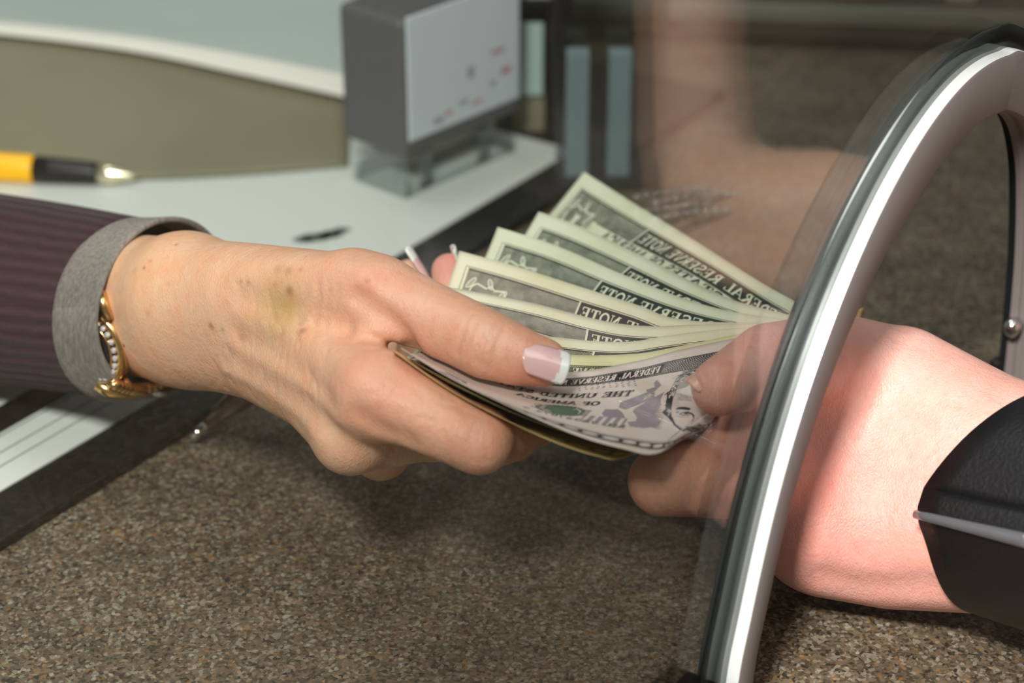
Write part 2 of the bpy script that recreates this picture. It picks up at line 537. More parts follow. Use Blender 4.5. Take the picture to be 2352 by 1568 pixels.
# self-inking stamp
st = empty('self_inking_stamp', 'tall dark grey self-inking stamp with pale label on clear legs on the white sheet', 'stamp')
s0 = G(932, 458, PH + .6)                                   # near corner on the sheet
sa = nrm(G(1190, 345, PH + .6) - s0); sa_len = 66.
sb = nrm(G(800, 428, PH + .6) - s0); sb = nrm(sb - sa * np.dot(sa, sb)); sb_len = 30.
P_ = lambda a, b, z: s0 + sa * a + sb * b + UP * z
dg = simple('dark_grey_plastic', srgb(84, 84, 86), .5, bump=.3)
zb, zt = 18., 75.
mb = MB(); mb.box(P_(-2, -2, zb), sa * (sa_len + 4), sb * (sb_len + 5), UP * (zt - zb))
bevel(mb.build('housing', dg, st), 3.0, 4)
mb = MB(); mb.box(P_(0.5, -2.8, zb + 7), sa * (sa_len - 1), sb * 1.2, UP * (zt - zb - 6))
bevel(mb.build('label_plate', simple('pale_label', srgb(196, 206, 210), .4), st), .5)
mb = MB()
for i, (a, z, l, h) in enumerate([(14, 10, 6, 3), (21, 12, 4, 2), (29, 14, 5, 2), (36, 12, 7, 1.5), (47, 17, 4, 2), (54, 20, 6, 3), (34, 24, 4, 5), (48, 30, 8, 2)]):
    mb.box(P_(a, -2.84, zb + z), sa * l, sb * .05, UP * h, 0 if i % 2 else 1)
mb.build('label_print', [simple('red_print', srgb(176, 132, 136), .5), simple('grey_print', srgb(150, 155, 163), .5)], st)
mb = MB()
mb.box(P_(0, 0, 0), sa * 2, sb * sb_len, UP * (zb + 6)); mb.box(P_(sa_len - 2, 0, 0), sa * 2, sb * sb_len, UP * (zb + 6))
mb.box(P_(2, 0, 0), sa * (sa_len - 4), sb * 1.5, UP * 7); mb.box(P_(2, sb_len - 1.5, 0), sa * (sa_len - 4), sb * 1.5, UP * 7)
for a in (12, 46):
    mb.box(P_(a, 2, 0), sa * 6, sb * 2, UP * (zb + 4))
mb.build('clear_frame', M['acrylic'], st)
mb = MB(); mb.box(P_(6, 5, 12), sa * (sa_len - 12), sb * (sb_len - 10), UP * 14)
bevel(mb.build('ink_cartridge', simple('pale_grey_plastic', srgb(165, 160, 150), .5), st), 1.)

# behind the stamp: black screen frame with a pale grey panel, tape dispenser-like pale blocks
bx = empty('black_document_tray', 'upright black document tray with pale teal cards behind the stamp', 'tray')
q0 = G(1262, 345, 0)
mb = MB(); mb.box(q0, (9, 0, 0), (0, 30, 0), (0, 0, 150)); mb.box(q0 + np.array([-60, 40, 0]), (69, 0, 0), (0, 6, 0), (0, 0, 140))
bevel(mb.build('tray_frame', M['black'], bx), 1)
mb = MB(); mb.box(q0 + np.array([-16, 8, 22]), (13, 0, 0), (0, 1, 0), (0, 0, 32))
mb.build('teal_card', simple('pale_teal_card', srgb(158, 182, 176), .6), bx)
mb = MB(); mb.box(q0 + np.array([-16, 12, 2]), (14, 0, 0), (0, 1, 0), (0, 0, 20))
mb.build('olive_card', simple('olive_card', srgb(120, 118, 96), .6), bx)
mb = MB(); mb.box(q0 + np.array([-20, 4, 66]), (20, 0, 0), (0, 3, 0), (0, 0, 6))
mb.build('grey_bar', simple('grey_bar', srgb(140, 148, 150), .5), bx)
ah = empty('acrylic_holder', 'clear acrylic holder with pale blocks beside the black tray, behind the top banknote', 'holder')
q1 = G(1298, 425, 0)
mb = MB()
for dx in (0, 17):
    mb.box(q1 + np.array([dx, 0, 4]), (9, 0, 0), (0, 10, 0), (0, 0, 52))
mb.build('pale_block', simple('pale_blue_plastic', srgb(150, 168, 172), .3), ah)
mb = MB(); mb.box(q1 + np.array([-4, -6, 0]), (44, 0, 0), (0, 2, 0), (0, 0, 92)); mb.box(q1 + np.array([-4, 16, 0]), (44, 0, 0), (0, 2, 0), (0, 0, 100))
mb.box(q1 + np.array([-4, -6, 0]), (44, 0, 0), (0, 24, 0), (0, 0, 3))
mb.build('clear_panel', M['acrylic'], ah)

# far shelf with metal edge, top right
sh = empty('metal_edged_shelf', 'low shelf with a brushed metal front edge at the far end of the counter', 'shelf')
f0_ = G(1560, 100, 0); f1_ = G(2600, 140, 0); fd = nrm(f1_ - f0_); fn = np.array([-fd[1], fd[0], 0])
mb = MB(); mb.box(f0_ - fd * 60 + UP * 4, fd * 600, fn * 260, UP * 9)
bevel(mb.build('shelf_board', simple('dark_brown_board', srgb(58, 48, 38), .5), sh), .5)
mb = MB(); mb.box(f0_ - fd * 60 - fn * 1.5 + UP * 13, fd * 600, fn * 8, UP * 8)
bevel(mb.build('metal_edge', simple('dull_metal_edge', srgb(120, 120, 108), .45, .4), sh), 1)
for i, (a, wd, hh, c) in enumerate([(20, 20, 30, (150, 168, 160)), (75, 26, 22, (118, 96, 62)), (130, 14, 34, (170, 172, 150)), (175, 30, 26, (86, 84, 62)), (240, 18, 30, (150, 150, 120))]):
    mb = MB(); mb.box(f0_ + fd * a + fn * 40 + UP * 13, fd * wd, fn * 20, UP * hh)
    bevel(tag(mb.build('small_box', simple('box_card_%d' % i, srgb(*c), .6)), ['pale teal box on the far shelf, leftmost of the boxes', 'brown low box on the far shelf, right of the pale teal box', 'narrow cream upright box on the far shelf', 'wide dark olive box on the far shelf, near the top right corner', 'rightmost khaki box on the far shelf, beyond the arch'][i], 'box', 'small boxes on the far shelf'), 1)

# ------------------------------------------------------------------ banknotes
def ribbon(pts, wd, closed=False, step=None):
    P = np.asarray(pts, float)
    if closed: P = np.vstack([P, P[:1]])
    if step:
        Q = [P[0]]
        for a, b in zip(P[:-1], P[1:]):
            k = max(1, int(np.linalg.norm(b - a) / step))
            for i in range(1, k + 1): Q.append(a + (b - a) * i / k)
        P = np.array(Q)
    wd = np.asarray(wd, float) * np.ones(len(P)) if np.ndim(wd) == 0 else np.interp(np.linspace(0, 1, len(P)), np.linspace(0, 1, len(wd)), wd)
    t = nrm(np.gradient(P, axis=0)); n = np.stack([-t[:, 1], t[:, 0]], 1)
    v = np.concatenate([P + n * wd[:, None] / 2, P - n * wd[:, None] / 2])
    k = len(P)
    return v, [(i, i + 1, k + i + 1, k + i) for i in range(k - 1)]


def gridrect(x0, y0, x1, y1, s=2.5):
    nx, ny = max(1, int(abs(x1 - x0) / s)), max(1, int(abs(y1 - y0) / s))
    X, Y = np.meshgrid(np.linspace(x0, x1, nx + 1), np.linspace(y0, y1, ny + 1), indexing='ij')
    return np.stack([X.ravel(), Y.ravel()], 1), [(i * (ny + 1) + j, (i + 1) * (ny + 1) + j, (i + 1) * (ny + 1) + j + 1, i * (ny + 1) + j + 1) for i in range(nx) for j in range(ny)]


def arcp(cx, cy, rx, ry, a0, a1, n=10):
    t = np.radians(np.linspace(a0, a1, n))
    return [(cx + rx * math.cos(a), cy + ry * math.sin(a)) for a in t]


TK, TN = .19, .075
def serif(x, y, l=.3): return ([(x - l / 2, y), (x + l / 2, y)], TN)
GL = {  # strokes in a cell of height 1, y up: (points, width)
 'A': (.86, [([(.08, 0), (.43, 1)], TN), ([(.43, 1), (.78, 0)], TK), ([(.2, .34), (.64, .34)], TN), serif(.08, .03, .26), serif(.78, .03, .3)]),
 'C': (.80, [(arcp(.44, .5, .33, .46, 50, 310, 14), TK), ([(.70, .98), (.70, .66)], TN), ([(.68, .03), (.7, .28)], TN)]),
 'D': (.84, [([(.2, 0), (.2, 1)], TK), (arcp(.2, .5, .52, .46, -90, 90, 12), .15), serif(.14, .97), serif(.14, .03)]),
 'E': (.76, [([(.2, 0), (.2, 1)], TK), ([(.05, .97), (.66, .97)], TN), ([(.05, .03), (.68, .03)], TN), ([(.2, .5), (.52, .5)], TN), ([(.66, 1), (.66, .72)], TN), ([(.68, 0), (.68, .3)], TN), ([(.52, .38), (.52, .62)], TN)]),
 'F': (.72, [([(.2, 0), (.2, 1)], TK), ([(.05, .97), (.64, .97)], TN), ([(.2, .5), (.5, .5)], TN), ([(.64, 1), (.64, .7)], TN), ([(.5, .38), (.5, .62)], TN), serif(.2, .03, .36)]),
 'H': (.90, [([(.2, 0), (.2, 1)], TK), ([(.7, 0), (.7, 1)], TK), ([(.2, .5), (.7, .5)], TN), serif(.2, .03, .36), serif(.7, .03, .36), serif(.2, .97, .36), serif(.7, .97, .36)]),
 'I': (.42, [([(.21, 0), (.21, 1)], TK), serif(.21, .03, .38), serif(.21, .97, .38)]),
 'L': (.70, [([(.2, 0), (.2, 1)], TK), serif(.2, .97, .36), ([(.05, .03), (.62, .03)], TN), ([(.62, 0), (.62, .32)], TN)]),
 'M': (1.04, [([(.14, 0), (.14, 1)], TN), ([(.14, 1), (.5, .1)], TK), ([(.5, .1), (.86, 1)], TN), ([(.86, 0), (.86, 1)], TK), serif(.14, .03, .28), serif(.86, .03, .34)]),
 'N': (.90, [([(.15, 0), (.15, 1)], TN), ([(.15, 1), (.74, 0)], TK), ([(.74, 0), (.74, 1)], TN), serif(.15, .03, .28), serif(.74, .97, .28), serif(.1, .97, .2)]),
 'O': (.86, [(arcp(.43, .5, .33, .46, 0, 360, 20), .16)]),
 'R': (.84, [([(.2, 0), (.2, 1)], TK), (arcp(.25, .74, .33, .24, 90, -90, 9), .13), ([(.34, .5), (.74, .02)], TK), serif(.18, .97, .3), serif(.2, .03, .36), serif(.76, .03, .2)]),
 'S': (.70, [(arcp(.35, .73, .24, .23, 30, 250, 9) + arcp(.35, .27, .25, .24, 90, -150, 9), .15), ([(.57, .98), (.57, .72)], TN), ([(.1, .02), (.1, .3)], TN)]),
 'T': (.80, [([(.4, 0), (.4, 1)], TK), ([(.06, .97), (.74, .97)], TN), ([(.07, 1), (.07, .72)], TN), ([(.73, 1), (.73, .72)], TN), serif(.4, .03, .36)]),
 'U': (.88, [([(.18, 1), (.18, .32)] + arcp(.44, .32, .26, .28, 180, 360, 8), .13), ([(.7, .3), (.7, 1)], TN), serif(.18, .97, .34), serif(.7, .97, .28), ([(.18, 1), (.18, .35)], TK)]),
 'V': (.84, [([(.1, 1), (.42, 0)], TK), ([(.42, 0), (.74, 1)], TN), serif(.1, .97, .3), serif(.74, .97, .24)]),
 '1': (.5, [([(.25, 0), (.25, 1)], .24), serif(.25, .04, .46), ([(.1, .8), (.25, .97)], .12)]),
 '5': (.7, [([(.6, .95), (.17, .95), (.14, .58)], .12), (arcp(.33, .33, .24, .28, 110, -150, 12), .16)]),
 'P': (.76, [([(.2, 0), (.2, 1)], TK), (arcp(.25, .73, .35, .25, 90, -90, 9), .13), serif(.18, .97, .3), serif(.2, .03, .36)]),
 'B': (.80, [([(.2, 0), (.2, 1)], TK), (arcp(.25, .75, .3, .23, 90, -90, 9), .12), (arcp(.25, .27, .38, .25, 90, -90, 9), .13), serif(.14, .97, .2), serif(.14, .03, .2)]),
 '4': (.64, [([(.46, 0), (.46, 1), (.06, .3), (.6, .3)], .12)]),
 '9': (.6, [(arcp(.3, .7, .2, .25, 0, 360, 14), .13), (arcp(.1, .6, .4, .55, 10, -60, 6), .12)]),
 '7': (.6, [([(.08, .94), (.52, .94), (.24, 0)], .15)]),
 '3': (.6, [(arcp(.28, .74, .2, .2, 150, -80, 9) + arcp(.28, .27, .23, .25, 80, -150, 9), .13)]),
 '0': (.6, [(arcp(.3, .5, .22, .44, 0, 360, 16), .14)]),
 '6': (.62, [(arcp(.3, .3, .22, .26, 0, 360, 14), .13), (arcp(.5, .35, .42, .6, 180, 110, 6), .13)]),
 ' ': (.45, [])}


def text(s, x0, y0, h, x1=None, cond=1.0):
    """strokes of a text line; y0 is the top, y grows down the note; the whole line spans x0..x1"""
    tot = sum(GL[c][0] + .04 for c in s)
    kx = h * cond if x1 is None else (x1 - x0) / tot
    out = []; x = x0
    for ch in s:
        wd, st_ = GL[ch]
        for pts, sw in st_:
            out.append(ribbon([(x + p[0] * kx, y0 + h - p[1] * h) for p in pts], sw * (kx + h) / 2))
        x += (wd + .04) * kx
    return out


def leaf(cx, cy, ang, l, wd):
    t = np.linspace(0, math.pi, 8)
    a = np.stack([l * (1 - np.cos(t)) / 2, wd * np.sin(t) / 2], 1); b = np.stack([a[::-1, 0], -a[::-1, 1]], 1)
    p = np.vstack([a, b[1:-1]]); c, s = math.cos(ang), math.sin(ang)
    return np.stack([cx + p[:, 0] * c - p[:, 1] * s, cy + p[:, 0] * s + p[:, 1] * c], 1)


def fill(poly):
    p = np.asarray(poly); return p, [tuple(range(len(p)))]


# a print is a list of (verts, faces, layer, slot); slots: 1 band, 2 dark ink, 3 knock-out paper, 4 green ink, 5 violet ink, 6 mid grey ink
def one_dollar():
    R = []
    def put(g, lay, slot): R.append((g[0], g[1], lay, slot))
    Wd, Ht = 156., 66.3
    put(gridrect(5, 4.6, Wd - 5, 10.6), 1, 1)                      # top band
    put(gridrect(5, Ht - 10.6, Wd - 5, Ht - 4.6), 1, 1)
    for x in (5, Wd - 22):
        put(gridrect(x, 10.6, x + 17, 23), 1, 1); put(gridrect(x, Ht - 23, x + 17, Ht - 10.6), 1, 1)
        put(gridrect(x, 23, x + 4, Ht - 23), 1, 1) if x < 50 else put(gridrect(x + 13, 23, x + 17, Ht - 23), 1, 1)
    for r_ in (3.9,):
        put(ribbon([(r_, r_), (Wd - r_, r_), (Wd - r_, Ht - r_), (r_, Ht - r_)], .22, True, 2.5), 1, 2)
    put(ribbon([(5, 4.6), (Wd - 5, 4.6)], .5, False, 2.5), 2, 2)
    put(ribbon([(24, 10.7), (Wd - 24, 10.7)], .3, False, 2.5), 2, 2)
    # cartouche with the words
    put(gridrect(45.2, 4.7, 111, 10.4), 2, 2)
    put(ribbon([(45, 4.4), (45, 10.8)], .6), 3, 3); put(ribbon([(111, 4.4), (111, 10.8)], .6), 3, 3)
    for g in text('FEDERAL RESERVE NOTE', 46.8, 5.6, 3.9, 109.8): put(g, 3, 3)
    # corner ornaments
    for sx in (1, -1):
        X = lambda x: (Wd / 2 + sx * (x - Wd / 2))
        def P(pts): return [(X(a), b) for a, b in pts]
        for (x, y, an, l, wd) in ((147.6, 7.0, 60, 5.5, 2.1), (143, 6.2, 120, 4.6, 1.8), (149, 12, 100, 5, 2.0), (136, 8.6, 70, 6.0, 2.4), (133, 12, 60, 6.5, 2.4), (148.5, 17, 100, 5, 1.9)):
            lf = leaf(0, 0, math.radians(an), l, wd); lf = [(X(x - 0 + a * .8), y + b * .8) for a, b in lf]
            put(fill(lf), 2, 6); put(ribbon(lf, .32, True), 3, 3)
        put(ribbon(P([(148, 10), (146.5, 8.6), (143, 9.5), (141.5, 8.4), (140, 9.5), (136.6, 8.8), (135.8, 11), (136.6, 13.5), (134.5, 16)]), .55), 3, 3)
        put(ribbon(P([(148, 10), (148.6, 13), (147.2, 16), (148.4, 20)]), .5), 3, 3)
        put(fill(P([(144, 11.5), (140.5, 11.5), (141, 13), (140.8, 21.5), (143.4, 21.5), (143.2, 13.6)])), 3, 3)
        for k in range(7):
            lf = leaf(0, 0, math.radians(200 + k * 22), 6.5, 2.2)
            put(fill([(X(133 + a), 18 - b) for a, b in lf]), 3, 6 if k % 2 else 2)
            put(ribbon([(X(133 + a), 18 - b) for a, b in lf], .2, True), 4, 3)
    for g in text('THE UNITED STATES OF AMERICA', 31.5, 11.3, 3.9, 124.5): put(g, 2, 2)
    for g in text('THE UNITED STATES OF AMERICA', 31.8, 11.6, 3.9, 124.8): put(g, 1, 6)
    # oval portrait frame and seals, mostly hidden in the fan
    put(ribbon(arcp(78, 36, 17, 20, 0, 360, 50), 1.6, True), 2, 6); put(ribbon(arcp(78, 36, 18.6, 21.5, 0, 360, 50), .4, True), 2, 2)
    for k in range(26): put(ribbon([(66 + k, 20 + abs(k - 13) * .5), (66 + k, 54 - abs(k - 13) * .5)], .35, False, 3), 1, 6)
    put(fill(arcp(120, 38, 8.5, 8.5, 0, 360, 40)), 1, 4); put(fill(arcp(36, 36, 8, 8, 0, 360, 40)), 1, 6)
    return R


def five_dollar():
    R = []
    def put(g, lay, slot): R.append((g[0], g[1], lay, slot))
    Wd, Ht = 156., 66.3
    put(gridrect(4.5, 5.2, Wd - 4.5, 11.2, 2), 1, 1); put(gridrect(4.5, Ht - 9.6, Wd - 4.5, Ht - 4.6, 2), 1, 2)
    for k in range(24):
        put(ribbon(arcp(9 + k * 6, Ht - 7.1, 2.3, 1.5, 0, 360, 12), .5, True), 2, 3)
    put(ribbon([(4.5, 11.3), (Wd - 4.5, 11.3)], .35, False, 2), 2, 2); put(ribbon([(4.5, 5.1), (Wd - 4.5, 5.1)], .3, False, 2), 2, 2)
    put(ribbon([(4.5, Ht - 10), (Wd - 4.5, Ht - 10)], .3, False, 2), 2, 2)
    put(gridrect(82, 5.8, 119.5, 10.7, 2), 2, 2)
    for g in text('FEDERAL RESERVE NOTE', 83, 6.3, 3.7, 119): put(g, 3, 3)
    for g in text('THE UNITED STATES', 88, 15.2, 4.1, 127): put(g, 2, 2)
    for g in text('THE UNITED STATES', 88.3, 15.5, 4.1, 127.3): put(g, 1, 6)
    for g in text('OF AMERICA', 96, 21.2, 3.8, 119): put(g, 2, 2)
    for g in text('OF AMERICA', 96.3, 21.5, 3.8, 119.3): put(g, 1, 6)
    # treasury seal with cogged rim
    rim = [(111 + (8.6 if k % 2 else 7.8) * math.cos(k * math.pi / 36), 33.5 + (8.6 if k % 2 else 7.8) * math.sin(k * math.pi / 36)) for k in range(72)]
    put(fill(rim), 1, 4); put(ribbon(arcp(111, 33.5, 6.4, 6.4, 0, 360, 40), .6, True), 2, 3)
    for k in range(5): put(ribbon([(106.5, 30.4 + k * 1.5), (115.5, 30.4 + k * 1.5)], .55), 2, 3)
    for g in text('FIVE', 101, 29.5, 7.5, 120.5): put(g, 3, 6)
    # spread eagle in violet: wing of feathers, body, ribbon
    for k in range(17):
        t = k / 16; an = math.radians(-100 + 125 * t); l = 13 + 6 * math.sin(t * math.pi)
        put(fill(leaf(87 - 2 + 3 * t, 32 + 3 * t, math.pi + an if False else math.radians(200 + 95 * t) , l * .78, 2.0)), 1, 5)
    put(fill([(92, 24), (96, 26), (98, 31), (96, 40), (92, 44), (88, 40), (87, 33), (89, 28)]), 1, 5)
    put(fill([(96, 26), (99, 24.5), (101, 26), (99.5, 28), (97, 29)]), 1, 5)
    put(ribbon([(79, 17.5), (80, 21), (84, 22), (87, 21), (91, 24), (96, 25), (99, 28), (104, 30)], [1.4, 2.0, 2.2, 1.8, 2.2, 2.2, 1.6, 1]), 2, 3)
    put(ribbon([(79, 16.6), (80, 20), (84, 20.9), (87, 19.9), (91, 22.9), (96, 23.9), (99, 27)], .25), 3, 5)
    put(ribbon([(79, 18.4), (80, 22), (84, 23.1), (87, 22.1), (91, 25.1), (96, 26.1), (99, 29)], .25), 3, 5)
    for k in range(30):
        x, y = 102 + (k % 10) * 3.2 + rng.random(), 12.8 + (k // 10) * 1.6
        put(fill(arcp(x, y, .5, .5, 0, 360, 6)), 1, 5)
    # shield box with stripes and serial number
    put(gridrect(88, 43, 103, 50, 2), 1, 5)
    for k in range(6): put(ribbon([(89.5 + k * 2.4, 43), (89.5 + k * 2.4, 50)], 1.1), 2, 3)
    for g in text('ML 75357073 5', 86, 50.5, 2.8, 138): put(g, 3, 4)
    for g in text('5', 134, 41, 14, 146): put(g, 2, 5)
    for g in text('5', 138, 11.5, 11, 149): put(g, 2, 2)
    # generic engraved portrait of a bearded man, coat and hair in engraved strokes
    hx, hy = 68, 33
    put(fill([(60, 22), (66, 18.5), (73, 19), (78, 23), (80, 30), (79.5, 37), (77, 43), (72, 48), (66, 48), (61, 44), (58, 36), (58, 28)]), 1, 3)
    for k in range(150):
        t = rng.random(); an = math.radians(-165 + 175 * t)
        rx, ry = 11.2 + rng.random() * 3.2, 14.0 + rng.random() * 3.8
        x, y = hx + 1 + rx * math.cos(an), hy - 1 + ry * math.sin(an)
        d = an + math.pi / 2 + rng.normal() * .35; l = 2.2 + rng.random() * 2.4
        put(ribbon([(x, y), (x + math.cos(d) * l * .5 + .3, y + math.sin(d) * l * .5), (x + math.cos(d) * l, y + math.sin(d) * l + .5)], [.15, .55, .1]), 2, 2 if k % 3 else 6)
    for k in range(70):
        x, y = 79 + rng.normal() * 1.3, 24 + rng.random() * 14
        put(ribbon([(x, y), (x + .9, y + 1.6), (x + .3, y + 3.4)], [.1, .6, .1]), 2, 2)
    for (ex_) in (73.4, 63.2):
        put(ribbon([(ex_ - 3, 30.4), (ex_, 29.2), (ex_ + 3.2, 30.8)], [.5, 1.1, .4]), 2, 2)
        put(ribbon([(ex_ - 2.2, 33.2), (ex_, 32.2), (ex_ + 2.3, 33.4)], .4), 3, 2)
        put(fill(arcp(ex_, 33.3, .9, .8, 0, 360, 10)), 3, 2); put(ribbon([(ex_ - 2, 34.4), (ex_, 34.9), (ex_ + 2, 34.2)], .22), 3, 6)
    put(ribbon([(69.3, 32), (69.8, 37), (71, 39.4), (68.6, 40.4), (66.2, 39.6)], .45), 2, 6)
    put(ribbon([(64.5, 43.2), (68, 42.6), (72, 43.4)], [.2, .8, .2]), 2, 2)
    for k in range(16): put(ribbon([(73 + k * .35, 37 + k * .1), (76 + k * .2, 40 + k * .4)], .18), 1, 6)
    for k in range(80):
        x, y = 60 + rng.random() * 17, 44.5 + rng.random() * 5
        put(ribbon([(x, y), (x + rng.normal() * .6, y + 2.6)], [.4, .1]), 2, 2)
    put(fill([(52, 57), (56, 51), (62, 48.5), (66, 52), (70, 52), (75, 48.5), (82, 52), (86, 57)]), 1, 2)
    put(fill([(66, 51.5), (70, 51.5), (72, 56.5), (64, 56.5)]), 2, 3)
    return R


ONE, FIVE = one_dollar(), five_dollar()


def paper_mat(name, c, dirt):
    m = NT(name)
    tc = m.n('ShaderNodeTexCoord')
    n1 = m.n('ShaderNodeTexNoise', Scale=5., Detail=6.); n2 = m.n('ShaderNodeTexNoise', Scale=160., Detail=4.)
    mx = m.n('ShaderNodeMixRGB'); mx.inputs[1].default_value = col4(c); mx.inputs[2].default_value = col4(dirt)
    r = m.n('ShaderNodeMapRange'); r.inputs[1].default_value = .42; r.inputs[2].default_value = .68
    m2 = m.n('ShaderNodeMixRGB', blend_type='MULTIPLY'); m2.inputs[0].default_value = .12
    m.l(tc.outputs['UV'], n1.inputs['Vector']).l(tc.outputs['UV'], n2.inputs['Vector']).l(n1.outputs['Fac'], r.inputs[0]).l(r.outputs[0], mx.inputs[0])
    m.l(mx.outputs[0], m2.inputs[1]).l(n2.outputs['Fac'], m2.inputs[2]).l(m2.outputs[0], m.p.inputs['Base Color'])
    b = m.n('ShaderNodeBump', Strength=.25, Distance=.0003)
    m.l(n2.outputs['Fac'], b.inputs['Height']).l(b.outputs[0], m.p.inputs['Normal'])
    m.p.inputs['Roughness'].default_value = .7; m.p.inputs['Specular IOR Level'].default_value = .2
    return m.mat


def band_mat(name, ink, paper, five=False):
    """engraved band: fine interlaced lines of ink over the paper"""
    m = NT(name)
    tc = m.n('ShaderNodeTexCoord')
    def wave(rot, sc, dist):
        mp = m.n('ShaderNodeMapping'); mp.inputs['Rotation'].default_value = (0, 0, math.radians(rot))
        wv = m.n('ShaderNodeTexWave', Scale=sc, Distortion=dist, Detail=1.); wv.inputs['Detail Scale'].default_value = .6
        m.l(tc.outputs['UV'], mp.inputs['Vector']).l(mp.outputs[0], wv.inputs['Vector'])
        return wv.outputs['Fac']
    a, b = (wave(25, 60, 9), wave(-35, 60, 9)) if five else (wave(45, 75, 2.5), wave(-45, 75, 2.5))
    mn = m.n('ShaderNodeMath', operation='MAXIMUM'); m.l(a, mn.inputs[0]).l(b, mn.inputs[1])
    r = m.n('ShaderNodeMapRange'); r.inputs[1].default_value = .76 if five else .68; r.inputs[2].default_value = .93 if five else .93
    no = m.n('ShaderNodeTexNoise', Scale=28., Detail=2.); m.l(tc.outputs['UV'], no.inputs['Vector'])
    pr = m.n('ShaderNodeMath', operation='MULTIPLY'); m.l(mn.outputs[0], r.inputs[0]).l(r.outputs[0], pr.inputs[0]).l(no.outputs['Fac'], pr.inputs[1])
    mx = m.n('ShaderNodeMixRGB'); mx.inputs[1].default_value = col4(ink); mx.inputs[2].default_value = col4(paper)
    m.l(pr.outputs[0], mx.inputs[0]).l(mx.outputs[0], m.p.inputs['Base Color'])
    m.p.inputs['Roughness'].default_value = .65; m.p.inputs['Specular IOR Level'].default_value = .2
    return m.mat


INK = {}
def ink_set(key, paper, ink, dirt, five=False):
    mid = tuple(.45 * p + .55 * i for p, i in zip(paper, ink))
    INK[key] = [paper_mat('note_paper_' + key, paper, dirt), band_mat('engraved_band_' + key, ink, paper, five), simple('note_ink_' + key, ink, .6, spec=.2),
                simple('knock_out_' + key, tuple(x * .93 for x in paper), .7, spec=.2), simple('green_ink_' + key, srgb(88, 108, 90), .6, spec=.2),
                simple('violet_ink_' + key, srgb(154, 140, 147), .6, spec=.2), simple('grey_ink_' + key, mid, .6, spec=.2)]


ink_set('green', srgb(222, 226, 200), srgb(46, 56, 48), srgb(210, 215, 180))
ink_set('cream', srgb(232, 226, 198), srgb(66, 60, 54), srgb(224, 215, 176))
ink_set('pink', srgb(226, 210, 200), srgb(50, 47, 47), srgb(216, 200, 184), True)
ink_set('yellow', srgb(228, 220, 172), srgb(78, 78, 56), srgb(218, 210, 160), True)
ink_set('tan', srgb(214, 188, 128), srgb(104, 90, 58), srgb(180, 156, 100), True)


class Note:
    """a banknote bent through stations: (position along the note in mm, top edge point, bottom edge point), v runs down the face"""
    def __init__(s, us, top, bot, curve=None, sag=0.):
        s.us = np.asarray(us, float)
        n = 12
        s.uf = catmull(s.us[:, None], n)[:, 0]
        s.T = catmull(top, n); s.B = catmull(bot, n); s.sag = sag
        s.M = catmull(curve, n) if curve is not None else None    # point a third of the way down

    def at(s, u, v):
        ip = lambda A: np.stack([np.interp(u, s.uf, A[:, i]) for i in range(3)], -1)
        T, B = ip(s.T), ip(s.B); t = (v / 66.3)[..., None]
        if s.M is None:
            P = T * (1 - t) + B * t
        else:
            Mm = ip(s.M); c = .36                                   # quadratic through T, M(c), B
            Q = (Mm - T * (1 - c) ** 2 - B * c * c) / (2 * c * (1 - c))
            P = T * (1 - t) ** 2 + Q * 2 * t * (1 - t) + B * t * t
        return P - s.sag * 4 * (t * (1 - t)) * UP

    def nor(s, u, v):
        e = .6
        a = s.at(u + e, v) - s.at(u - e, v); b = s.at(u, v + e) - s.at(u, v - e)
        n = nrm(np.cross(a, b)); P = s.at(u, v)
        sg = np.sign(np.einsum('...i,...i->...', n, CAM - P)); sg = np.where(np.median(sg) < 0, -1, 1)
        return n * sg

    def build(s, name, design, inks, label, umax=156., group='banknotes held between the two hands'):
        nu, nv = 110, 36
        U, V = np.meshgrid(np.linspace(0, umax, nu), np.linspace(0, 66.3, nv), indexing='ij')
        U, V = U.ravel(), V.ravel()
        P = s.at(U, V); N = s.nor(U, V); th = .06
        v = [P + N * th, P - N * th]; k = nu * nv
        f = []
        for i in range(nu - 1):
            for j in range(nv - 1):
                a, b, c, d = i * nv + j, (i + 1) * nv + j, (i + 1) * nv + j + 1, i * nv + j + 1
                f += [(a, b, c, d), (k + d, k + c, k + b, k + a)]
        rim = [i * nv for i in range(nu)] + [(nu - 1) * nv + j for j in range(1, nv)] + [i * nv + nv - 1 for i in reversed(range(nu - 1))] + [j for j in reversed(range(1, nv - 1))]
        for a, b in zip(rim, rim[1:] + rim[:1]): f.append((a, k + a, k + b, b))
        fm = [0] * len(f); n0 = 2 * k; uv = [np.stack([U, V], 1) / 100] * 2
        for (g, fs, lay, slot) in design:
            g = np.asarray(g, float); u, w_ = 156. - g[:, 0], g[:, 1]
            if u.min() > umax: continue
            u = np.minimum(u, umax)
            v.append(s.at(u, w_) + s.nor_fast(u, w_) * (th + .035 * lay)); uv.append(np.stack([u, w_], 1) / 100)
            f += [tuple(i + n0 for i in q) for q in fs]; fm += [slot] * len(fs); n0 += len(g)
        o = mesh_obj(name, np.vstack(v), f, INK[inks], None, True, fm, np.vstack(uv))
        return tag(o, label, 'banknote', group)

    def nor_fast(s, u, v):
        if not hasattr(s, 'sgn'):
            a = s.at(np.array([60.5]), np.array([10.])) - s.at(np.array([59.5]), np.array([10.])); b = s.at(np.array([60.]), np.array([10.5])) - s.at(np.array([60.]), np.array([9.5]))
            n = nrm(np.cross(a, b)); s.sgn = 1 if np.dot(n[0], CAM - s.at(np.array([60.]), np.array([10.]))[0]) > 0 else -1
        e = .6
        return s.sgn * nrm(np.cross(s.at(u + e, v) - s.at(u - e, v), s.at(u, v + e) - s.at(u, v - e)))


